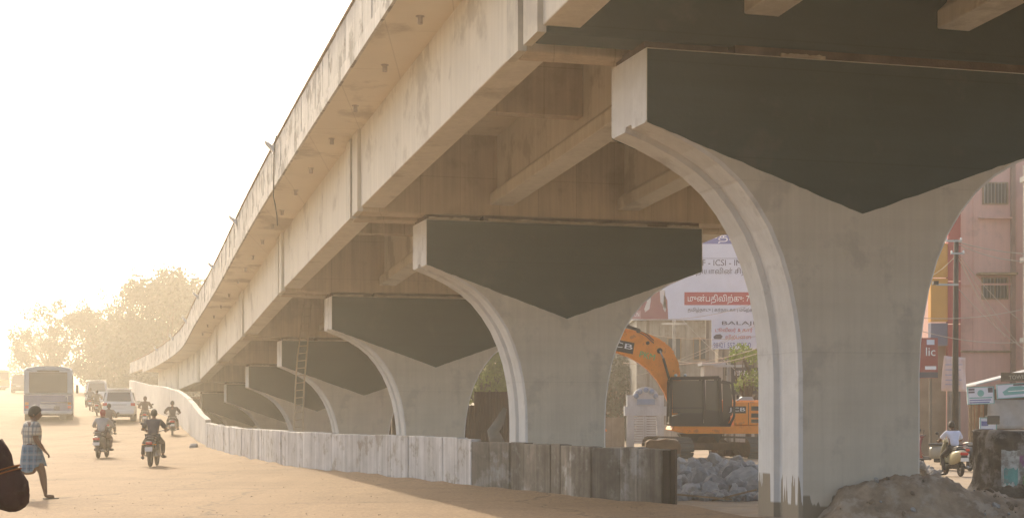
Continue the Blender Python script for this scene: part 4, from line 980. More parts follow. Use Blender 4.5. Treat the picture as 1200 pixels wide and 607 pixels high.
def hand(sk, wi, wrist, d, side, curl=.5, s_=1.0, palm=V3(0,0,-1)):
    """palm and five fingers as chains rooted inside the palm; d = direction of the hand, palm = where the palm faces"""
    d = d.normalized(); a = d.cross(palm).normalized()*side
    pm = sk.p(wrist+d*.045*s_, (.032*s_,.022*s_), wi); kn = sk.p(wrist+d*.085*s_, (.034*s_,.018*s_), pm)
    for k, (o_, l) in enumerate(((-.027,.062),(-.009,.072),(.009,.068),(.026,.052))):
        b = wrist+d*.09*s_+a*o_*s_*1.05; k1 = sk.p(b, .0095*s_, kn)
        m1 = b+(d*math.cos(curl)+palm*math.sin(curl))*l*.55*s_; k2 = sk.p(m1, .0085*s_, k1)
        e1 = m1+(d*math.cos(curl*2.2)+palm*math.sin(curl*2.2))*l*.5*s_; sk.p(e1, .007*s_, k2)
    t1 = wrist+d*.03*s_-a*.035*s_; k1 = sk.p(t1, .012*s_, pm); k2 = sk.p(t1+(d*.7-a*.6+palm*.5).normalized()*.035*s_, .0105*s_, k1); sk.p(t1+(d*.9-a*.3+palm*.9).normalized()*.06*s_, .0085*s_, k2)
def person(label, J, loc, rotz, shirt, legs, hairstyle='short', sleeve='short', lower='trousers', skin=None, grp=None, yaw=0, pitch=0, helmet=None, sc_=1.0, build=1.2, curl=1.1, legmat=None, backpack=None):
    t = thing('person', label, 'person', loc, rotz, grp); t.scale = (sc_,)*3
    J = {k: Vector(v) for k, v in J.items()}; sk_m = skin or M['skin']; b_ = build
    S = Sk(); pel = S.p(J['pel'], (.125*b_,.095*b_)); wa = S.p(J['pel'].lerp(J['ch'], .5), (.115*b_,.085*b_), pel); ch = S.p(J['ch'], (.145*b_,.10*b_), wa)
    nk = S.p(J['nk'], .055, ch); S.p(J['hd']-V3(0,0,.05), .05, nk)
    for s_ in 'LR':
        sg = -1 if s_ == 'L' else 1
        a = S.p(J['s'+s_], .062*b_, ch); m = S.p(J['s'+s_].lerp(J['e'+s_], .5), .046*b_, a); e = S.p(J['e'+s_], .036*b_, m); w1 = S.p(J['e'+s_].lerp(J['w'+s_], .4), .034*b_, e); w_ = S.p(J['w'+s_], .026, w1)
        hd_ = J.get('h'+s_) or (J['w'+s_]-J['e'+s_]); hand(S, w_, J['w'+s_], hd_, sg, curl)
        h = S.p(J['p'+s_], .09*b_, pel); m = S.p(J['p'+s_].lerp(J['k'+s_], .5), .072*b_, h); k = S.p(J['k'+s_], .052*b_, m); c_ = S.p(J['k'+s_].lerp(J['a'+s_], .35), .050*b_, k); a2 = S.p(J['a'+s_], .034, c_)
        he = S.p(J['a'+s_]-V3(0,0,.035), .036, a2); S.p(J['t'+s_], (.04,.024), he)
    me = S.out(); bm = bmesh.new(); bm.from_mesh(me); Mx = head_into(bm, J['hd'], yaw, pitch)
    bpy.data.meshes.remove(me); me = bpy.data.meshes.new('body'); bm.to_mesh(me); bm.free(); me.materials.append(sk_m)
    o = bpy.data.objects.new('body', me); COL.objects.link(o); o.parent = t
    # shirt
    S = Sk(); pel = S.p(J['pel']+V3(0,0,.0), (.150*b_,.118*b_)); wa = S.p(J['pel'].lerp(J['ch'], .5), (.140*b_,.108*b_), pel); ch = S.p(J['ch'], (.168*b_,.122*b_), wa); S.p(J['ch'].lerp(J['nk'], .75), .068, ch)
    for s_ in 'LR':
        a = S.p(J['s'+s_], .078*b_, ch); m = S.p(J['s'+s_].lerp(J['e'+s_], .55), .066*b_, a)
        if sleeve == 'long': e = S.p(J['e'+s_], .054, m); S.p(J['e'+s_].lerp(J['w'+s_], .92), .042, e)
        elif sleeve == 'short': S.p(J['s'+s_].lerp(J['e'+s_], .82), .068*b_, m)
    me = S.out(); me.name = 'shirt'; me.materials.append(shirt); o = bpy.data.objects.new('shirt', me); COL.objects.link(o); o.parent = t
    if lower == 'trousers':
        S = Sk(); pel = S.p(J['pel']-V3(0,0,.01), (.138*b_,.112*b_))
        for s_ in 'LR':
            h = S.p(J['p'+s_], .10*b_, pel); m = S.p(J['p'+s_].lerp(J['k'+s_], .5), .088*b_, h); k = S.p(J['k'+s_], .072, m); c_ = S.p(J['k'+s_].lerp(J['a'+s_], .5), .066, k); S.p(J['k'+s_].lerp(J['a'+s_], .96), .058, c_)
        me = S.out(); me.name = 'trousers'; me.materials.append(legs); o = bpy.data.objects.new('trousers', me); COL.objects.link(o); o.parent = t
        for s_ in 'LR':
            mb = MB(); A = J['a'+s_]-V3(0,0,.06); mb.tube([A-(J['t'+s_]-A)*.35, A, A.lerp(J['t'+s_], .6), J['t'+s_]+(J['t'+s_]-A)*.18], [.036,.048,.045,.026], 10); mb.build('shoe', M['black'], t, smooth=True)
    # head cover
    mb = MB()
    if helmet:
        nu = 18; ids = []
        for j in range(9):
            th = PI*.70*j/8; ids.append([mb.av(Mx @ V3(.125*math.sin(th)*math.cos(2*PI*i/nu), .145*math.sin(th)*math.sin(2*PI*i/nu)*(1 if math.sin(2*PI*i/nu) < .2 else .95)-.008, .015+.135*math.cos(th)*(1 if j < 7 else .9))) for i in range(nu)])
        for a, b in zip(ids, ids[1:]):
            for i in range(nu): mb.af(a[i], a[(i+1)%nu], b[(i+1)%nu], b[i])
        o = mb.build('helmet', helmet, t, smooth=True); o.modifiers.new('t','SOLIDIFY').thickness = .015
        mb = MB(); mb.ball(Mx @ V3(0,.085,.0), (.085,.06,.05), 10, 6); mb.build('visor', M['glass'], t, smooth=True)
    else:
        nu = 20; ids = []; ext = {'walker': .64, 'short': .62, 'long': .80, 'scarf': .95}[hairstyle]
        for j in range(11):
            r_ = []
            for i in range(nu):
                q_ = 2*PI*i/nu; fr = math.sin(q_); lim = ext*(1-.42*max(0, fr)**1.2) ; th = PI*lim*j/10
                rr_ = 1.10+.02*noise.noise(V3(math.cos(q_)*3, fr*3, th*3))
                w_ = .080*(1 if math.cos(th) > 0 else 1+.25*math.cos(th)); r_.append(mb.av(Mx @ V3(w_*rr_*math.sin(th)*math.cos(q_), .098*rr_*math.sin(th)*fr, .118*rr_*math.cos(th)+.004)))
            ids.append(r_)
        for a, b in zip(ids, ids[1:]):
            for i in range(nu): mb.af(a[i], a[(i+1)%nu], b[(i+1)%nu], b[i])
        hm_ = M['hair'] if hairstyle != 'scarf' else shirt
        o = mb.build('hair' if hairstyle != 'scarf' else 'scarf', hm_, t, smooth=True); o.modifiers.new('t','SOLIDIFY').thickness = .012
        if hairstyle == 'long':
            mb = MB(); mb.tube([Mx @ V3(0,-.095,-.02), Mx @ V3(0,-.12,-.12), Mx @ V3(0,-.13,-.28)], [.045,.04,.015], 8); mb.build('ponytail', M['hair'], t, smooth=True)
    if yaw != 0 or hairstyle == 'walker': eyes(t, Mx)
    return t, J, Mx
def ride(dy=0, h=0, elb=.33, feet=.30, lean=0, kn=.22):
    return dict(pel=(0,-.12+dy,.83+h), ch=(0,.0+dy+lean,1.20+h), nk=(0,.03+dy+lean,1.36+h), hd=(0,.06+dy+lean*1.3,1.485+h),
      sL=(-.185,.0+dy+lean,1.285+h), sR=(.185,.0+dy+lean,1.285+h), eL=(-elb,.14+dy+lean,1.05+h), eR=(elb,.14+dy+lean,1.05+h), wL=(-.31,.40,1.04+h), wR=(.31,.40,1.04+h), hL=(.05,.1,-.04), hR=(-.05,.1,-.04),
      pL=(-.10,-.08+dy,.80+h), pR=(.10,-.08+dy,.80+h), kL=(-kn,.30+dy,.66+h), kR=(kn,.30+dy,.66+h), aL=(-feet+.05,.08,.34), aR=(feet-.05,.08,.34), tL=(-feet,.22,.27), tR=(feet,.22,.27))
# ------------------------------------------------------------ two-wheelers
def wheel(t, y, r, wd, rimm=None, z=None, n=28):
    z = z or r; w_ = MB().wheel_ring((0, y, z), r-wd*.55, wd*.55, n, 10, .95).build('wheel', M['rubber'], t, smooth=True)
    mb = MB(); mb.wheel_ring((0, y, z), r-wd*1.25, wd*.28, n, 6); mb.tube([(-.05,y,z),(.05,y,z)], .045, 12)
    for k in range(6):
        a = PI*k/3; mb.tube([(0,y,z),(0,y+math.cos(a)*(r-wd*1.2), z+math.sin(a)*(r-wd*1.2))], .011, 5)
    mb.build('rim', rimm or M['steel'], w_, smooth=True)
    return w_
def bike(label, loc, rotz, col, grp, lens=True, cat='motorcycle'):
    t = thing('motorcycle', label, cat, loc, rotz, grp)
    wheel(t, -.62, .30, .09); wheel(t, .66, .30, .08)
    fr = MB(); fr.tube([(0,.52,.88),(0,.35,.72),(0,-.25,.66),(0,-.62,.70)], .028, 8); fr.tube([(0,.46,.80),(0,.30,.40),(0,-.15,.33),(0,-.30,.62)], .026, 8); fr.tube([(0,-.15,.33),(0,-.62,.30)], .03, 6)
    for s_ in (-.1,.1): fr.tube([(s_,-.62,.30),(s_*1.1,-.45,.64)], .024, 8)
    fr.build('frame', M['black'], t, smooth=True)
    mb = MB()
    for s_ in (-.085,.085): mb.tube([(s_,.66,.30),(s_,.56,.60),(s_,.47,.92)], .022, 8)
    mb.build('fork', M['steel'], t, smooth=True)
    rr = []
    for y, w_, z0, z1 in ((.50,.03,.74,.84),(.42,.11,.68,.90),(.25,.14,.66,.93),(.05,.11,.67,.88),(-.06,.05,.70,.82)):
        rr.append([(w_*math.cos(q), y, (z0+z1)/2+(z1-z0)/2*math.sin(q)) for q in [2*PI*i/12 for i in range(12)]])
    MB().rings(rr).build('tank', col, t, smooth=True)
    o = MB().box(-.13,.13,-.68,0,.72,.80,(.85,.97)).build('seat', M['black'], t); bev(o,.03,3)
    o = MB().box(-.10,.10,-.82,-.30,.60,.72,(1.1,1)).build('tail_cowl', col, t); bev(o,.03,3)
    o = MB().box(-.13,.13,-.15,.22,.32,.60).build('engine', M['steel'], t); bev(o,.04,2)
    for s_ in (-1, 1): o = MB().box(s_*.13-.03,s_*.13+.03,-.35,-.05,.46,.66).build('side_panel', col, t); bev(o,.02,2)
    MB().tube([(.13,.15,.35),(.16,-.1,.27),(.18,-.75,.33)], [.025,.035,.05], 10).build('exhaust', M['steel'], t, smooth=True)
    mb = MB(); mb.tube([(-.36,.36,1.02),(-.2,.46,1.0),(0,.48,.95),(.2,.46,1.0),(.36,.36,1.02)], .014, 8); hb = mb.build('handlebar', M['black'], t, smooth=True)
    for s_ in (-1, 1): MB().tube([(s_*.26,.40,1.02),(s_*.39,.33,1.02)], .02, 8).build('grip', M['black'], hb, smooth=True)
    for s_ in (-1, 1):
        mb = MB(); mb.tube([(s_*.26,.43,1.01),(s_*.33,.42,1.15)], .007, 5); mb.ball((s_*.37,.41,1.19), (.062,.015,.042), 10, 6); mb.build('mirror', M['black'], t, smooth=True)
    mb = MB(); mb.ball((0,.60,.90), (.09,.08,.10)); mb.build('headlight', M['steel'], t, smooth=True)
    # rear: fender, lamp, plate, indicators
    mb = MB(); rr = []
    for k in range(8):
        a = R(20+k*17); rr.append([(x_, -.62-math.cos(a)*.355, .30+math.sin(a)*.355+z_) for x_, z_ in ((-.07,0),(.07,0),(.07,.012),(-.07,.012))])
    mb.rings(rr).build('mudguard', M['black'], t)
    mb = MB(); rr = []
    for k in range(7):
        a = R(40+k*17); rr.append([(x_, .66+math.cos(a)*.35, .30+math.sin(a)*.35+z_) for x_, z_ in ((-.06,0),(.06,0),(.06,.012),(-.06,.012))])
    mb.rings(rr).build('mudguard', col, t)
    o = MB().box(-.085,.085,-.885,-.82,.62,.70).build('tail_light', M['red'], t); bev(o,.015,2)
    o = MB().box(-.10,.10,-.955,-.945,.44,.56).build('number_plate', M['white'], t)
    MB().box(-.06,.06,-.945,-.90,.48,.62).build('plate_bracket', M['black'], t)
    for s_ in (-1, 1): mb = MB(); mb.tube([(s_*.06,-.84,.64),(s_*.15,-.85,.63)], .01, 6); mb.ball((s_*.17,-.85,.63), (.03,.025,.02), 8, 6); mb.build('indicator', M['orange'], t, smooth=True)
    for s_ in (-1, 1): MB().tube([(0,.02,.30),(s_*.26,.05,.30)], .015, 6).build('footrest', M['black'], t)
    mb = MB(); mb.tube([(-.12,-.3,.8),(-.13,-.62,.83),(-.08,-.84,.86),(.08,-.84,.86),(.13,-.62,.83),(.12,-.3,.8)], .012, 6); mb.build('grab_rail', M['steel'], t, smooth=True)
    return t
M['orange'] = mat('orange_lens', (.6,.22,.02), rough=.3, bump=0)
def scooter(label, loc, rotz, col, grp, cat='scooter'):
    t = thing('scooter', label, cat, loc, rotz, grp)
    wheel(t, -.58, .22, .09); wheel(t, .62, .22, .09)
    rr = []
    for y, w_, z0, z1 in ((.02,.13,.30,.66),(-.12,.16,.30,.70),(-.35,.185,.32,.72),(-.60,.17,.40,.74),(-.80,.10,.52,.72),(-.86,.05,.58,.70)):
        rr.append([(w_*abs(math.cos(q))**.6*(1 if math.cos(q) > 0 else -1), y, (z0+z1)/2+(z1-z0)/2*abs(math.sin(q))**.8*(1 if math.sin(q) > 0 else -1)) for q in [2*PI*i/16 for i in range(16)]])
    MB().rings(rr).build('rear_body', col, t, smooth=True)
    o = MB().box(-.15,.15,-.62,.06,.715,.79,(.85,.97)).build('seat', M['black'], t); bev(o,.03,3)
    o = MB().box(-.16,.16,.02,.42,.27,.31).build('footboard', M['black'], t); bev(o,.01)
    rr = []
    for z, w_, y in ((.28,.17,.44),(.45,.20,.48),(.65,.19,.50),(.85,.13,.47),(.97,.07,.44)):
        rr.append([(x_*w_, y+(.06*(1-x_*x_))+d_, z) for x_, d_ in ((-1,0),(-.5,0),(0,0),(.5,0),(1,0),(1,.03),(.5,.05),(0,.06),(-.5,.05),(-1,.03))])
    MB().rings(rr).build('front_apron', col, t, smooth=True)
    mb = MB(); mb.tube([(0,.62,.22),(0,.56,.5),(0,.46,.95)], .03, 8); mb.build('steering_column', M['black'], t, smooth=True)
    o = MB().box(-.13,.13,.40,.56,.93,1.04,(.7,.8)).build('handle_cover', col, t); bev(o,.03,3)
    MB().tube([(-.34,.36,1.02),(-.12,.44,1.0),(.12,.44,1.0),(.34,.36,1.02)], .016, 8).build('handlebar', M['black'], t, smooth=True)
    for s_ in (-1, 1): mb = MB(); mb.tube([(s_*.22,.42,1.01),(s_*.28,.42,1.14)], .007, 5); mb.ball((s_*.31,.41,1.18), (.055,.014,.045), 10, 6); mb.build('mirror', M['black'], t, smooth=True)
    mb = MB(); rr = []
    for k in range(8):
        a = R(10+k*20); rr.append([(x_, .62+math.cos(a)*.26, .22+math.sin(a)*.26+z_) for x_, z_ in ((-.07,0),(.07,0),(.06,.03),(-.06,.03))])
    mb.rings(rr).build('mudguard', col, t, smooth=True)
    o = MB().box(-.11,.11,-.90,-.84,.60,.68).build('tail_light', M['red'], t); bev(o,.02,2)
    o = MB().box(-.11,.11,-.90,-.885,.43,.53).build('number_plate', M['white'], t); MB().box(-.08,.08,-.884,-.78,.45,.6).build('plate_bracket', M['black'], t)
    MB().tube([(.14,-.1,.22),(.16,-.7,.26)], [.03,.05], 8).build('exhaust', M['steel'], t, smooth=True)
    MB().tube([(-.14,-.45,.80),(-.12,-.80,.84),(.12,-.80,.84),(.14,-.45,.80)], .014, 6).build('grab_rail', M['steel'], t, smooth=True)
    o = MB().box(-.09,.12,-.62,-.1,.2,.36).build('engine', M['black'], t); bev(o,.03)
    return t
def paint(n, c, r=.35): return mat(n, c, rough=r, var=.06, bump=.02, spec=.5)
def cloth(n, c, **k): return mat(n, c, rough=.9, var=.15, scale=5, bump=.5, bscale=25, **k)
def gp(px, D): x = X(px, D); return Vector((x, D, gz(x, D)+.02))
HEAD = R(14)   # the road runs about this far left of straight ahead
GR = 'two-wheelers riding away on the road'; GP = 'riders on the road'
# main rider
D_ = 43.0
bike('black motorcycle with bright red tail light under the rider in the dark shirt', gp(180, D_), R(5), paint('bike_black', (.03,.03,.035)), GR)
person('rider in dark blue shirt on the nearest motorcycle, left foot out', {**ride(lean=.02), 'kL': (-.30,.22,.62), 'aL': (-.31,.06,.30), 'tL': (-.36,.20,.25)}, gp(180, D_), R(5), cloth('navy_shirt', (.045,.05,.07)), cloth('dark_trousers', (.035,.03,.03)), 'short', 'short', grp=GP, sc_=.985)
D_ = 50.5
scooter('dark grey scooter ridden by the person in the red headscarf', gp(120, D_), R(2), paint('scooter_grey', (.07,.065,.06)), GR)
person('rider with red headscarf and pale checked shirt on a scooter', ride(lean=.0), gp(120, D_), R(2), cloth('pale_check', (.33,.31,.30)), cloth('brown_trousers', (.10,.06,.045)), 'scarf', 'long', grp=GP, sc_=.98)
o = [c for c in COL.objects if c.name.startswith('scarf')][-1]; o.data.materials.clear(); o.data.materials.append(cloth('red_scarf', (.28,.03,.03)))
MB().box(-.16,.16,-.12,.14,0,.30,(.8,.8)).build('shopping_bag', cloth('red_bag', (.35,.05,.05)), None, loc=gp(120,D_)+V3(-.18,.28,.62)); tag(COL.objects[-1], 'red cloth bag hanging at the left handlebar of the grey scooter', 'bag'); bev(COL.objects[-1],.04,2)
D_ = 72.5
scooter('maroon scooter ridden close to the pale ramp wall', gp(202, D_), R(12), paint('scooter_maroon', (.16,.06,.05)), GR)
person('broad rider in dark jacket close to the pale ramp wall', ride(lean=.02, elb=.36), gp(202, D_), R(12), cloth('dark_jacket', (.07,.055,.05)), cloth('grey_trousers', (.08,.07,.06)), 'short', 'long', grp=GP, build=1.1)
D_ = 80
bike('dark motorcycle just right of the white car', gp(170, D_), R(12), paint('bike_maroon', (.10,.04,.035)), GR)
person('rider in loose brown shawl just right of the white car', ride(), gp(170, D_), R(12), cloth('brown_shawl', (.13,.085,.06)), cloth('brown_skirt', (.10,.07,.05)), 'scarf', 'long', grp=GP)
D_ = 68
bike('grey motorcycle ahead of the red scarfed rider', gp(127.5, D_), R(10), paint('bike_grey', (.12,.11,.10)), GR)
person('rider in grey brown shirt ahead of the red scarfed rider, behind the car', ride(), gp(127.5, D_), R(10), cloth('taupe_shirt', (.18,.14,.11)), cloth('taupe_trousers', (.09,.07,.055)), 'short', 'long', grp=GP)
D_ = 108
bike('distant motorcycle left of the far white car', gp(105.5, D_), R(14), paint('bike_dark', (.06,.06,.06)), GR)
person('distant rider left of the far white car', ride(), gp(105.5, D_), R(14), cloth('dull_shirt', (.12,.12,.12)), cloth('dull_trousers', (.06,.05,.05)), 'short', 'long', grp=GP)
D_ = 96
scooter('pale brown scooter beside the left side of the white car', gp(113.5, D_), R(14), paint('scooter_tan', (.30,.22,.14)), GR)
person('faint rider in tan clothes beside the left side of the white car', ride(), gp(113.5, D_), R(14), cloth('tan_shirt', (.32,.25,.17)), cloth('tan_trousers', (.2,.15,.1)), 'short', 'long', grp=GP)
# man in white shirt on scooter at the right
D_ = 43.0
scooter('cream scooter with red tail light under the man in the pale shirt', gp(1117, D_), R(4), paint('scooter_cream', (.42,.38,.24)), 'scooters in the side street')
person('man in pale lilac white shirt sitting on the cream scooter', {**ride(lean=.06), 'aL': (-.26,.0,.12), 'tL': (-.30,.14,.05), 'kL': (-.25,.26,.56)}, gp(1117, D_), R(4), mat('lilac_shirt', (.60,.62,.74), var=.08, scale=6, bump=.4), cloth('black_trousers', (.03,.03,.035)), 'short', 'short', grp='men in the side street', sc_=.94)
for k, (px, D_, rz, c, lab) in enumerate(((1091,47.5,60,(.35,.33,.28),'parked pale scooter half hidden by the nearest pier'),(1098,50,75,(.25,.05,.05),'parked dull red scooter behind the pale one'),(1146,46.5,-40,(.05,.05,.06),'parked black scooter between the rider and the postered block'),(1152,48.5,-50,(.45,.44,.42),'parked silver scooter partly behind the postered block'))):
    p = gp(px, D_)
    if k == 0: s0 = scooter(lab, p, R(rz), paint('parked_a', c), 'scooters in the side street')
    else:
        s_ = scooter(lab, p, R(rz), paint('parked_'+'abcd'[k], c), 'scooters in the side street')

# walking man
chk = bpy.data.materials.new('plaid_cloth'); chk.use_nodes = True; nt = chk.node_tree; b = nt.nodes['Principled BSDF']; b.inputs['Roughness'].default_value = .9
def plaid(m, base, line1, line2, s1=11, s2=11):
    nt = m.node_tree; L = nt.links; b = nt.nodes['Principled BSDF']; b.inputs['Roughness'].default_value = .9; tc = _n(nt,'ShaderNodeTexCoord'); sp = _n(nt,'ShaderNodeSeparateXYZ'); L.new(tc.outputs['Object'], sp.inputs[0]); out = None
    ad = _n(nt,'ShaderNodeMath', operation='ADD'); L.new(sp.outputs[0], ad.inputs[0]); L.new(sp.outputs[1], ad.inputs[1])
    prev = (*base, 1)
    for src, s_, c in ((ad.outputs[0], s1, line1), (sp.outputs[2], s2, line1), (ad.outputs[0], s1*.5, line2), (sp.outputs[2], s2*.5, line2)):
        mu = _n(nt,'ShaderNodeMath', operation='MULTIPLY'); L.new(src, mu.inputs[0]); mu.inputs[1].default_value = s_
        fr = _n(nt,'ShaderNodeMath', operation='FRACT'); L.new(mu.outputs[0], fr.inputs[0]); lt = _n(nt,'ShaderNodeMath', operation='LESS_THAN'); L.new(fr.outputs[0], lt.inputs[0]); lt.inputs[1].default_value = .28
        f = _n(nt,'ShaderNodeMath', operation='MULTIPLY'); L.new(lt.outputs[0], f.inputs[0]); f.inputs[1].default_value = .6
        x = _n(nt,'ShaderNodeMix', data_type='RGBA'); L.new(f.outputs[0], x.inputs[0])
        if isinstance(prev, tuple): x.inputs[6].default_value = prev
        else: L.new(prev, x.inputs[6])
        x.inputs[7].default_value = (*c, 1); prev = x.outputs[2]
    L.new(prev, b.inputs['Base Color'])
plaid(chk, (.50,.45,.36), (.22,.19,.16), (.16,.18,.20))
lun = bpy.data.materials.new('blue_check_cloth'); lun.use_nodes = True; plaid(lun, (.07,.16,.24), (.03,.06,.11), (.20,.26,.30), 13, 13)
D_ = 27.2
J = dict(pel=(0,0,.86), ch=(-.01,.02,1.22), nk=(0,.03,1.39), hd=(0,.06,1.515), sL=(-.20,.0,1.32), sR=(.20,.0,1.32), eL=(-.25,-.05,1.06), eR=(.25,.0,1.06), wL=(-.22,.08,.86), wR=(.21,.17,.85), hL=(.02,.06,-.1), hR=(0,.08,-.08),
   pL=(-.09,0,.82), pR=(.09,0,.82), kL=(-.09,-.04,.46), kR=(.09,.16,.48), aL=(-.09,-.36,.22), aR=(.09,.22,.09), tL=(-.09,-.34,.06), tR=(.09,.38,.03))
J['kL'] = (-.09,.06,.48); J['aL'] = (-.09,-.30,.50); J['tL'] = (-.09,-.36,.36)
t, JJ, Mx = person('barefoot man in plaid shirt and blue checked lungi walking right at the road edge', J, gp(37, D_), R(-56), chk, None, 'walker', 'short', 'lungi', build=1.38, yaw=R(-26), pitch=R(-3))
o = [c for c in t.children if c.name.startswith('shirt')][0]
rr = []; nl = 40
for j in range(15):
    u = j/14; z = .96-.40*u; r_ = []
    for i in range(nl):
        q_ = 2*PI*i/nl; fold = 1+.07*u*math.sin(q_*9+u*2)+.04*u*math.sin(q_*4+1)
        r_.append(((.19+.03*u)*math.cos(q_)*fold, .02*u+(.155+.075*u)*math.sin(q_)*fold, z+.03*u*math.sin(q_*3+.5)+(.05*u if math.sin(q_) > .3 else -.06*u*(math.sin(q_) < -.2))))
    rr.append(r_)
ll = MB().rings(rr, False).build('lungi', lun, t, smooth=True); ll.modifiers.new('t','SOLIDIFY').thickness = .01
for s_, a in ((-1, JJ['tL']), (1, JJ['tR'])):
    mb = MB(); 
    if s_ < 0: continue
    mb.box(a.x-.045, a.x+.045, a.y-.20, a.y+.07, a.z-.035, a.z-.015); o = mb.build('sandal', M['rubber'], t); bev(o, .008)

# woman at the left edge, close to the camera
D_ = 9.5; wl_ = V3(-3.345, D_, 0)
J = dict(pel=(0,0,.88), ch=(0,.0,1.26), nk=(0,.01,1.42), hd=(0,.03,1.54), sL=(-.17,0,1.35), sR=(.165,-.01,1.36), eL=(-.25,.03,1.08), eR=(.255,-.02,1.07), wL=(-.12,.22,1.0), wR=(.07,.20,1.02), hL=(.1,.05,.0), hR=(-.1,.03,.04),
   pL=(-.09,0,.84), pR=(.09,0,.84), kL=(-.09,.03,.46), kR=(.09,-.03,.46), aL=(-.09,.02,.09), aR=(.09,-.1,.09), tL=(-.09,.16,.03), tR=(.09,.04,.03))
mar = mat('dark_maroon_cloth', (.040,.010,.009), rough=.85, var=.3, scale=5, bump=.5)
t, JJ, Mx = person('woman in dark maroon blouse at the left frame edge, elbow bent', J, wl_, R(4), mar, None, 'long', 'long', 'sari', build=1.0, sc_=1.0, pitch=R(-6), yaw=R(.01))
rr = []
for j in range(16):
    u = j/15; rr.append([((.16+.11*u)*math.cos(q_)*(1+.05*u*math.sin(q_*11)), (.13+.11*u)*math.sin(q_)*(1+.05*u*math.sin(q_*9)), .98-.93*u) for q_ in [2*PI*i/44 for i in range(44)]])
MB().rings(rr, False).build('sari_skirt', cloth('blue_sari', (.02,.03,.07)), t, smooth=True)
# loose sleeve hanging round the elbow, with an orange border
A, B = JJ['sR'], JJ['eR']+V3(.005,0,-.01)
MB().tube([A+V3(-.02,0,.03)]+[A.lerp(B,q/12)+V3(.012*math.sin(q*.9),0,0) for q in range(1,13)]+[B+(B-A).normalized()*d for d in (.03,.06,.08,.09)], [.055]+[.052+.056*sm(q/11)-(.004 if q in (5,8) else 0) for q in range(1,13)]+[.100,.08,.05,.015], 24).build('sleeve', mar, t, smooth=True)
c0 = A.lerp(B, .42); dr = (B-A).normalized()
for k in range(2): MB().tube([c0+dr*(.022*k), c0+dr*(.022*k+.008)], .097+.002*k, 24).build('sleeve_border', mat('orange_border', (.28,.09,.02), var=.2) if k == 0 else bpy.data.materials['orange_border'], t, smooth=True)

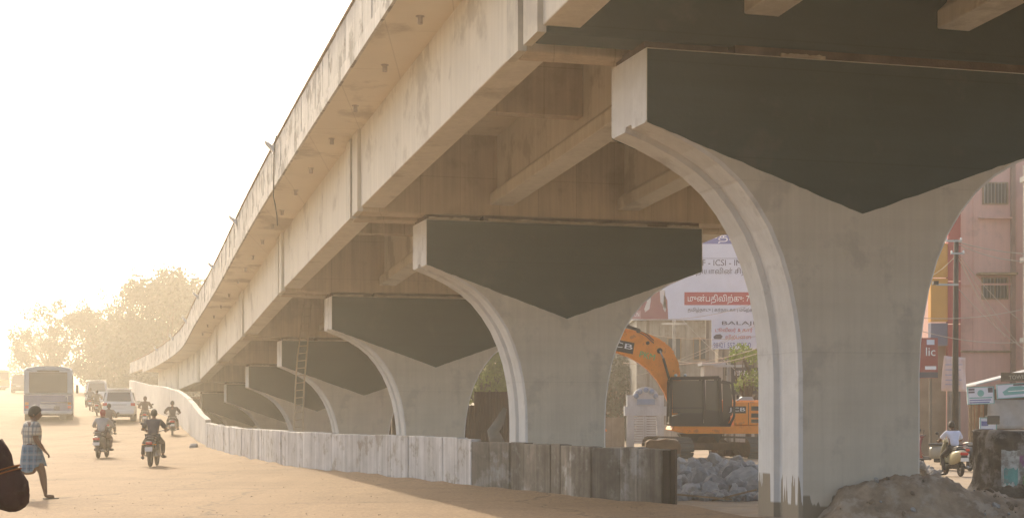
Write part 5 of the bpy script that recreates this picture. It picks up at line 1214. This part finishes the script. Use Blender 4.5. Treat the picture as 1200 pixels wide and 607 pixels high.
# ------------------------------------------------------------ cars and buses
def car(label, loc, rotz, col, grp, Lh=2.25, Wd=.90, H=1.78, cat='car'):
    t = thing('parked_car' if False else 'car', label, cat, loc, rotz, grp)
    # stations along y, rear at -Lh: half width, z bottom, belt, shoulder
    st = [(-Lh,.80,.42,.95),(-Lh+.06,.96,.34,1.02),(-Lh+.4,1.0,.30,1.05),(-1.2,1.0,.26,1.04),(0,1.0,.26,1.03),(1.0,1.0,.28,1.02),(1.5,.99,.28,.98),(Lh-.3,.93,.32,.90),(Lh,.70,.42,.72)]
    rr = []
    for y, w_, z0, z1 in st:
        w_ *= Wd; rr.append([(-w_*.86,y,z0),(w_*.86,y,z0),(w_*.99,y,z0+.12),(w_,y,z0+.4),(w_*.95,y,z1),(w_*.55,y,z1+.03),(-w_*.55,y,z1+.03),(-w_*.95,y,z1),(-w_,y,z0+.4),(-w_*.99,y,z0+.12)])
    o = MB().rings(rr).build('body', col, t); autosm(o, 50)
    rr = []
    for y, w_, zt in ((-Lh+.10,.90,1.06),(-Lh+.22,.82,H-.14),(-Lh+.36,.78,H-.02),(-.3,.78,H),(.45,.77,H-.05),(.75,.80,H-.16),(1.35,.90,1.05)):
        w_ *= Wd; rr.append([(-w_*1.02 if zt > 1.1 else -w_,y,1.0),(w_*1.02 if zt > 1.1 else w_,y,1.0),(w_*.97,y,(1.0+zt)/2+.15 if zt > 1.3 else zt),(w_*.86,y,zt),(0,y,zt+.03),(-w_*.86,y,zt),(-w_*.97,y,(1.0+zt)/2+.15 if zt > 1.3 else zt)])
    o = MB().rings(rr).build('roof', col, t); autosm(o, 50)
    w_ = .75*Wd
    y0, y1 = -Lh+.085, -Lh+.205
    mb = MB(); mb.prism([(-w_,y0-.02,1.10),(w_,y0-.02,1.10),(w_*.88,y1-.015,H-.19),(-w_*.88,y1-.015,H-.19)], [(-w_,y0+.02,1.10),(w_,y0+.02,1.10),(w_*.88,y1+.03,H-.19),(-w_*.88,y1+.03,H-.19)]); mb.build('rear_window', M['glass'], t)
    for s_ in (-1, 1):
        x = s_*Wd*.965
        for a, b in ((-Lh+.45,-1.15),(-1.08,-.2),(-.13,.75)):
            mb = MB(); mb.prism([(x-s_*.03,a,1.08),(x-s_*.03,b,1.08),(x-s_*.16,b-.03,H-.2),(x-s_*.16,a+.08,H-.2)], [(x+s_*.0,a,1.08),(x+s_*.0,b,1.08),(x-s_*.10,b-.03,H-.2),(x-s_*.10,a+.08,H-.2)]); mb.build('side_window', M['glass'], t)
        o = MB().box(s_*Wd*.70, s_*Wd*.965, -Lh-.015, -Lh+.10, .84, 1.0).build('tail_light', M['red'], t); bev(o,.02)
        o = MB().box(s_*(Wd+.02), s_*(Wd+.22), .72, .82, 1.02, 1.18).build('mirror', col, t); bev(o,.03)
        MB().tube([(s_*Wd*.70,-Lh+.5,H+.0),(s_*Wd*.70,-.9,H+.04),(s_*Wd*.70,.4,H-.01)], .018, 6).build('roof_rail', M['steel'], t)
        for y in (-1.35, 1.4):
            mb = MB(); mb.wheel_ring((s_*(Wd-.13), y, .36), .26, .10, 28, 10, 1.1); wh = mb.build('wheel', M['rubber'], t, smooth=True)
            mb = MB(); mb.tube([(s_*(Wd-.16),y,.36),(s_*(Wd-.05),y,.36)], .21, 18); mb.build('rim', M['steel'], wh)
            mb = MB(); mb.tube([(s_*(Wd-.30),y,.38),(s_*(Wd+.004),y,.38)], .40, 24); mb.build('wheel_arch', M['dark'], t)
    o = MB().box(-Wd*.90, Wd*.90, -Lh-.07, -Lh+.15, .38, .62).build('bumper', col, t); bev(o,.05,3)
    MB().box(-Wd*.8, Wd*.8, -Lh-.02, Lh-.4, .22, .33).build('underbody', M['dark'], t)
    MB().box(-.26, .26, -Lh-.035, -Lh-.015, .74, .86).build('number_plate', M['white'], t)
    MB().box(-.42, .42, -Lh-.045, -Lh+.0, .885, .915).build('chrome_strip', M['steel'], t)
    MB().tube([(0,-Lh+.19,1.12),(.28,-Lh+.21,1.20)], .012, 5).build('wiper', M['black'], t)
    o = MB().box(-Wd*.7, Wd*.7, -Lh+.02, -Lh+.32, H-.03, H+.015).build('roof_spoiler', col, t); bev(o,.015)
    return t
D_ = 87
car('white sport utility car seen from behind, nearest car on the road', gp(140.5, D_), R(13), paint('car_white', (.66,.65,.63)), 'cars driving away')
D_ = 124
car('farther white people carrier beside the bus, hazier than the other car', gp(115, D_), R(12), paint('car_pearl', (.62,.62,.62)), 'cars driving away', Wd=.92, H=1.95)
def bus(label, loc, rotz, lo_c, up_c, Wd, Ln, H, grp, detail=True):
    t = thing('bus', label, 'bus', loc, rotz, grp)
    mid = H*.50
    o = MB().box(-Wd, Wd, 0, Ln, .42, mid).build('lower_body', lo_c, t); bev(o,.05,2)
    o = MB().box(-Wd*.985, Wd*.985, .02, Ln-.02, mid+.002, H-.14).build('upper_body', up_c, t); bev(o,.05,2)
    rr = []
    for y in (.0, .25, Ln-.25, Ln):
        f = 1 if .1 < y < Ln-.1 else .93
        rr.append([(-Wd*.99*f,y,H-.14),(-Wd*.93*f,y,H-.03*1/f),(-Wd*.6*f,y,H+.05*f),(0,y,H+.08*f),(Wd*.6*f,y,H+.05*f),(Wd*.93*f,y,H-.03*1/f),(Wd*.99*f,y,H-.14)])
    o = MB().rings(rr).build('roof', up_c, t); autosm(o, 45)
    x = Wd*.74
    fr = MB().box(-x-.05, x+.05, -.03, .015, mid+.10, H-.26).build('rear_window', M['black'], t)
    MB().box(-x, x, -.045, -.031, mid+.15, H-.31).build('pane', M['glass'], fr)
    n = int(Ln/1.25)
    for s_ in (-1, 1):
        for k in range(n):
            a = .5+k*1.22; MB().box(s_*Wd*.98, s_*(Wd*.985+.02), a, a+1.05, mid+.12, H-.42).build('side_window', M['glass'], t)
        for y in (Ln*.24, Ln*.78):
            mb = MB(); mb.wheel_ring((s_*(Wd-.2), y, .47), .33, .14, 28, 10); wh = mb.build('wheel', M['rubber'], t, smooth=True)
            mb = MB(); mb.tube([(s_*(Wd-.22),y,.47),(s_*(Wd-.07),y,.47)], .25, 16); mb.build('rim', M['steel'], wh)
            MB().tube([(s_*(Wd-.4),y,.47),(s_*(Wd+.004),y,.47)], .56, 24).build('wheel_arch', M['dark'], t)
        for k, z in enumerate((.72,.92)): o = MB().box(s_*(Wd*.80), s_*(Wd*.94), -.02, .02, z, z+.15).build('tail_light', M['red'] if k == 0 else M['orange'], t); bev(o,.01)
        MB().tube([(s_*Wd,Ln-.1,H*.75),(s_*(Wd+.22),Ln+.15,H*.72)], .015, 5).build('mirror_arm', M['black'], t)
        o = MB().box(s_*(Wd+.13), s_*(Wd+.28), Ln+.1, Ln+.16, H*.55, H*.72).build('mirror', M['black'], t); bev(o,.02)
    o = MB().box(-Wd*.98, Wd*.98, -.10, .05, .40, .58).build('bumper', M['galv'], t); bev(o,.03)
    MB().box(-Wd*.9, Wd*.9, .1, Ln-.3, .30, .42).build('chassis', M['dark'], t)
    if detail:
        mb = MB(); mb.tube([(-.30*Wd,-.05,mid-.45),(.80*Wd,-.05,mid-.45),(.80*Wd,-.05,mid-.12),(.72*Wd,-.05,mid-.12)], .022, 8); mb.build('rear_rail', M['white'], t, smooth=True)
        MB().box(-.35*Wd, .3*Wd, -.012, -.002, .72, .95).build('number_plate', M['galv'], t)
        MB().box(-Wd*.96, Wd*.96, -.015, -.002, mid-.05, mid-.01).build('trim_strip', M['galv'], t)
        MB().box(-.6, .6, -.02, .015, H-.24, H-.17).build('route_board', M['black'], t)
        for k in range(4): MB().box(.30, .62, -.02, -.002, .62+.06*k, .65+.06*k).build('louvre', M['dark'], t)
        mb = MB(); mb.ext_y([(-1.05,.42),(1.05,.42),(1.05,.34),(.8,.30),(.5,.38),(.2,.30),(-.1,.38),(-.4,.30),(-.7,.37),(-1.05,.30)], .02, .04); mb.build('mud_flap', M['rubber'], t)
        for s_ in (-1, 1): MB().box(s_*.62, s_*.98, -.0, .03, .10, .42).build('mud_flap', M['rubber'], t)
    return t
D_ = 86.5
bus('blue and white bus seen from behind, nearest vehicle on the left', gp(56.5, D_), R(15.5), mat('bus_blue', (.13,.16,.26), rough=.5, var=.15, streak=.2, bump=.05), mat('bus_pale_blue', (.30,.36,.41), rough=.5, var=.1, streak=.2, bump=.05), 1.32, 8.5, 3.02, 'buses on the road')
D_ = 215
bus('small yellow bus far away at the left frame edge', gp(3, D_), R(52), mat('bus_yellow', (.42,.30,.12), rough=.5, var=.1, bump=0), mat('bus_ochre', (.36,.27,.14), rough=.5, var=.1, bump=0), 1.2, 6, 2.75, 'buses on the road', False)
D_ = 190
car('dark distant van between the yellow bus and the blue bus', gp(23, D_), R(14), paint('van_dark', (.12,.12,.11)), 'cars driving away', H=2.2)

# ------------------------------------------------------------ excavator
M['cabglass'] = clearglass('dark_cab_glass', a=.8)
DE = 60
E0 = V3(X(826, DE), DE, Z(537, DE)); S_ = DE/F
ex = thing('excavator', 'orange tracked excavator with black cab working behind the rubble heap', 'excavator', E0)
def e(px, py, y=0): return V3(X(px, DE)-E0.x, y, Z(py, DE)-E0.z)
def ep(L_): return [(X(a, DE)-E0.x, Z(b, DE)-E0.z) for a, b in L_]
org = mat('excavator_orange', (.80,.24,.008), rough=.4, var=.14, scale=3, bump=.06, spec=.5, col2=(.55,.17,.02), c2amt=.25, c2scale=3)
blk = mat('excavator_black', (.035,.033,.030), rough=.55, var=.2, bump=.05)
trk = mat('track_steel', (.12,.11,.10), rough=.7, metal=.2, var=.3, bump=.3); dirtb = mat('muddy_brown_steel', (.13,.075,.04), rough=.85, var=.35, bump=.4)
# tracks, heading towards the camera and a little to the right
for cxp, lab in ((782, 'l'), (862, 'r')):
    tr = bpy.data.objects.new('track_frame', None); 
    mb = MB(); half = 1.55; hh = .40; wd = .30
    mb.T = Matrix.Translation(e(cxp, 537)) @ Matrix.Rotation(R(23), 4, 'Z')
    mb.box(-wd*.6, wd*.6, -half+.1, half-.1, .16, hh*2-.16)
    for k in range(5): mb.tube([(-wd*.85, -half*.7+k*half*.35, .20), (wd*.85, -half*.7+k*half*.35, .20)], .13, 12)
    for s_ in (-1, 1): mb.tube([(-wd*.75, s_*(half-.35), hh), (wd*.75, s_*(half-.35), hh)], .30, 20)
    tf = mb.build('track_frame', dirtb, ex, smooth=False)
    # shoes
    base = MB(); base.box(-wd, wd, -.075, .075, 0, .03); base.box(-wd, wd, -.02, .01, .03, .06); sm_ = base.mesh('track_shoe', trk)
    per = []; r_ = hh; L2 = half-r_
    tot = 4*L2+2*PI*r_; n = int(tot/.165)
    for k in range(n):
        s_ = tot*k/n
        if s_ < 2*L2: y, z, a = -L2+s_, 2*r_, 0
        elif s_ < 2*L2+PI*r_: q_ = (s_-2*L2)/r_; y, z, a = L2+math.sin(q_)*r_, r_+math.cos(q_)*r_, -q_
        elif s_ < 4*L2+PI*r_: y, z, a = L2-(s_-2*L2-PI*r_), 0, PI
        else: q_ = (s_-4*L2-PI*r_)/r_; y, z, a = -L2-math.sin(q_)*r_, r_-math.cos(q_)*r_, PI-q_
        o = bpy.data.objects.new('track_shoe', sm_); COL.objects.link(o); o.parent = tf
        o.matrix_local = mb.T @ Matrix.Translation((0, y, z)) @ Matrix.Rotation(a, 4, 'X')
mb = MB(); mb.box(-1.0, 1.0, -.7, .7, .35, .62); mb.T = None; o = mb.build('undercarriage', dirtb, ex); bev(o,.06); o.rotation_euler.z = R(23)
mb = MB(); mb.tube([(0,0,.6),(0,0,.86)], [.62,.55], 24); mb.build('slew_ring', dirtb, ex)
mb = MB(); mb.prism([(e(795,508).x,-.5,e(0,508).z),(e(845,508).x,-.5,e(0,508).z),(e(838,523).x,-.4,e(0,523).z),(e(806,523).x,-.4,e(0,523).z)], [(e(795,508).x,.6,e(0,508).z),(e(845,508).x,.6,e(0,508).z),(e(838,523).x,.5,e(0,523).z),(e(806,523).x,.5,e(0,523).z)]); mb.build('turret_base', blk, ex)
# deck
o = MB().ext_y(ep([(783,503.5),(786,498.5),(900,498.5),(900,507.5),(800,507.5)]), -1.15, 1.2).build('deck', org, ex); bev(o,.02)
o = MB().ext_y(ep([(855,470.5),(902,470.5),(904,474),(904,498),(855,498)]), -1.13, -.1).build('engine_cover', org, ex); bev(o,.04)
o = MB().ext_y(ep([(846,468),(903,469),(906,474),(906,498),(846,498)]), -.05, 1.18).build('engine_cover', org, ex); bev(o,.05)
o = MB().ext_y(ep([(893,472),(912,474),(912,506),(893,506)]), -1.1, 1.1).build('counterweight', blk, ex); bev(o,.08,3)
for py0, py1 in ((476,481),(484,489),(491,495)):
    fr = MB().box(e(875,0).x, e(886,0).x, -1.145, -1.131, e(0,py1).z, e(0,py0).z).build('vent_grille', blk, ex)
MB().box(e(871.5,0).x, e(872.2,0).x, -1.139, -1.131, e(0,497).z, e(0,472).z).build('door_seam', blk, ex)
MB().box(e(848,0).x, e(869,0).x, -1.140, -1.131, e(0,484).z, e(0,476).z).build('logo_panel', blk, ex)
text('JCB', T['inkwhite'], ex, e(849.5,0).x, -1.146, e(0,483).z, w=e(868,0).x-e(849.5,0).x, h=e(0,477.5).z-e(0,483).z)
# cab: frame posts with glass
cabf = [(783,444.5),(786,442.5),(836,442),(843,445),(852,446.5),(855,470),(855,492),(849,498.5),(783,498.5),(781,484)]
cab = bpy.data.objects.new('cab', None)
y0, y1 = -1.16, -.12
def bar(mb, a, b, y, w_=.045, dep=.06):
    A, B = e(*a), e(*b); d = (B-A).normalized(); n = V3(-d.z, 0, d.x)*w_
    mb.prism([A-n+V3(0,y-dep/2,0), A+n+V3(0,y-dep/2,0), B+n+V3(0,y-dep/2,0), B-n+V3(0,y-dep/2,0)], [A-n+V3(0,y+dep/2,0), A+n+V3(0,y+dep/2,0), B+n+V3(0,y+dep/2,0), B-n+V3(0,y+dep/2,0)])
mb = MB()
for y in (y0, y1):
    for a, b, w_ in (((783,446),(782,498),.05),((783,444),(838,443),.06),((820,444),(822,498),.05),((838,443),(841,498),.06),((841,447),(853,450),.04),((853,450),(855.5,470),.045),((855.5,470),(855,488),.045),((855,488),(850,498),.045),((782,497),(851,497.5),.06),((783,478),(820,478),.02)):
        bar(mb, a, b, y, w_)
for px, py in ((783,445),(838,443.5),(782,496)): A = e(px, py); mb.tube([(A.x,y0,A.z),(A.x,y1,A.z)], .04, 6)
cabo = mb.build('cab_frame', blk, ex)
o = MB().ext_y(ep([(782.5,445),(785,442),(837,441.5),(841,444.5)]), y0-.01, y1+.01).build('cab_roof', blk, cabo); bev(o,.02)
o = MB().ext_y(ep([(782,498),(782,488),(796,484),(820,484),(820,498)]), y0+.02, y1-.02).build('lower_panel', blk, cabo)
o = MB().ext_y(ep([(823,497),(823,446),(838,446),(840,497)]), y0+.03, y0+.06).build('door_panel', M['cabglass'], cabo)
MB().ext_y(ep([(784.5,484),(784.5,446.5),(819,446.5),(819,484)]), y0+.02, y0+.03).build('pane', M['cabglass'], cabo)
MB().ext_y(ep([(842.5,494),(842,450),(851,452.5),(853.5,471),(853,486)]), y0+.02, y0+.03).build('pane', M['cabglass'], cabo)
o = MB().ext_y(ep([(823,496),(823,480),(841,482),(851,488),(848,497)]), y0+.02, y0+.2).build('lower_panel', blk, cabo)
o = MB().ext_y(ep([(806,491),(805,480),(817,480),(818,462),(822,460),(823,491)]), y0+.3, y0+.75).build('seat', blk, cabo); bev(o,.04)
mb = MB(); mb.tube([e(818,464,y0+.5), e(818,457,y0+.5)], [.10,.08], 8); mb.build('headrest', blk, cabo)
for px in (800, 804): MB().tube([e(px,490,y0+.3), e(px-1,474,y0+.3)], .018, 6).build('lever', blk, cabo)
# handrail on cab's side
MB().tube([e(782,492,y0-.06), e(779,470,y0-.08), e(781,450,y0-.06)], .014, 6).build('handrail', blk, ex)
# boom (bent box) from the foot behind the cab up, over and down to the left
top = [(806,492),(803,470),(797,445),(794,425),(786,409),(772,398),(752,389.5),(730,385.5),(705,383),(660,385),(640,392)]
bot = [(789,494),(785,478),(779,461),(770,446),(760,434),(750,426),(738,419),(722,413),(705,410),(662,406),(642,404)]
mb = MB(); rr = []
for a, b in zip(top, bot):
    A, B = e(*a), e(*b); rr.append([V3(A.x,.0,A.z), V3(A.x,.42,A.z), V3(B.x,.42,B.z), V3(B.x,.0,B.z)])
o = mb.rings(rr).build('boom', org, ex); bev(o,.03,2)
mb = MB(); rr = []
for a in [(806,490),(803.6,470),(797.6,445),(794.6,425),(786.4,408.4),(772.3,397.4),(752.2,388.8),(730,384.8),(705,382.3)]:
    A = e(*a); rr.append([V3(A.x-.03,-.02,A.z-.03), V3(A.x+.015,-.02,A.z+.015), V3(A.x+.015,.0,A.z+.015), V3(A.x-.03,.0,A.z-.03)])
mb.rings(rr).build('boom_weld_edge', org, ex)
# hydraulic cylinders and pins
mb = MB(); mb.tube([e(786,452,-.12), e(777,420,-.12)], .05, 10); c1 = mb.build('boom_cylinder', blk, ex, smooth=True)
MB().tube([e(777,420,-.12), e(773,411,-.12)], .03, 8).build('cylinder_rod', M['steel'], c1, smooth=True)
mb = MB(); mb.tube([e(748,386,.2), e(722,376,.2)], .055, 10); mb.tube([e(722,376,.2), e(700,372,.2)], .06, 10); mb.build('arm_cylinder', blk, ex, smooth=True)
for px, py, r_ in ((773,411,.11),(759,402,.07),(797,486,.10),(748,387.5,.09)): MB().tube([e(px,py,-.05), e(px,py,.46)], r_, 14).build('pivot_pin', blk, ex, smooth=True)
for off in (0, 3): MB().tube([e(700,377+off*.3,-.05), e(725,381,-.08), e(745,386+off*.4,-.08), e(757,391+off,-.07), e(766,399+off,-.05)], .018, 6).build('hydraulic_hose', M['black'], ex, smooth=True)
for k in range(5): a = [(793.5,424),(796.5,436),(799,448),(789,412),(779,402)][k]; MB().bc(e(a[0]+.3,a[1],.2), (.05,.12,.08)).build('bracket', org, ex)
# arm folding back down towards the bucket behind the second pier
arm = [(655,378),(640,392),(668,470),(700,508),(712,505),(684,466),(668,392)]
o = MB().ext_y(ep(arm), .05, .35).build('arm', org, ex); bev(o,.03)
# logo on boom
def onboom(lst, y=-.004): return ep(lst)
MB().ext_y(ep([(705,412-8),(705,394),(743.5,402),(741.5,415),(705,408)]), -.012, -.004).build('logo_panel', blk, ex)
text('JCB', T['inkwhite'], ex, e(710,0).x, -.02, e(0,406).z, w=e(741,0).x-e(710,0).x, h=e(0,397).z-e(0,405).z, rot=(R(90), R(11), 0))
text('PKM', T['inkgreen'], ex, e(749,0).x, -.012, e(0,418).z, w=e(767,0).x-e(749,0).x, h=e(0,406).z-e(0,413).z, rot=(R(90), R(14), 0))
# bucket in front of the tracks
rr = []
pts = [(752,516),(756,513),(764,514.5),(772,512.5),(782,515),(791,518)]
mb = MB(); mb.ext_y(ep([(752,517),(757,513.5),(766,514.5),(775,512.8),(786,514.5),(792,519),(792,534),(786,538),(756,538),(752,530)]), -1.9, -1.35); o = mb.build('bucket', dirtb, ex); bev(o,.06,3)
mb = MB()
for k in range(5): mb.box(e(757+k*7.5,0).x, e(760+k*7.5,0).x, -2.02, -1.9, e(0,538).z, e(0,530).z)
mb.build('bucket_teeth', trk, ex)
# headlamps on cab roof
for px in (789, 800): MB().ball(e(px,440.5,-.9), (.07,.06,.06), 8, 6).build('work_lamp', M['galv'], ex, smooth=True)
MB().tube([e(862,470,-.6), e(862,463,-.6)], .05, 8).build('exhaust_pipe', blk, ex)
MB().tube([e(880,469,-1.0), e(880,461,-1.0), e(895,461,-1.0), e(895,470,-1.0)], .018, 6).build('handrail', blk, ex)
o = MB().ext_y(ep([(860,469),(866,465),(877,465),(880,469)]), -.9, -.4).build('top_box', M['galv'], ex)
# ------------------------------------------------------------ haze
mh = bpy.data.materials.new('haze'); mh.use_nodes = True; nt = mh.node_tree; nt.nodes.clear()
ou = nt.nodes.new('ShaderNodeOutputMaterial'); pv = nt.nodes.new('ShaderNodeVolumePrincipled')
pv.inputs['Color'].default_value = (*HAZE_COLOR, 1); pv.inputs['Density'].default_value = HAZE_DENSITY; pv.inputs['Anisotropy'].default_value = HAZE_G
nt.links.new(pv.outputs[0], ou.inputs['Volume'])
hz = MB().box(-420, 330, -40, 620, -3, 27).build('haze', mh); tag(hz, 'warm dusty haze hanging over the whole road', kind='stuff')
for s in list(bpy.data.scenes):
    if s.name.startswith('tmp_'): bpy.data.scenes.remove(s)
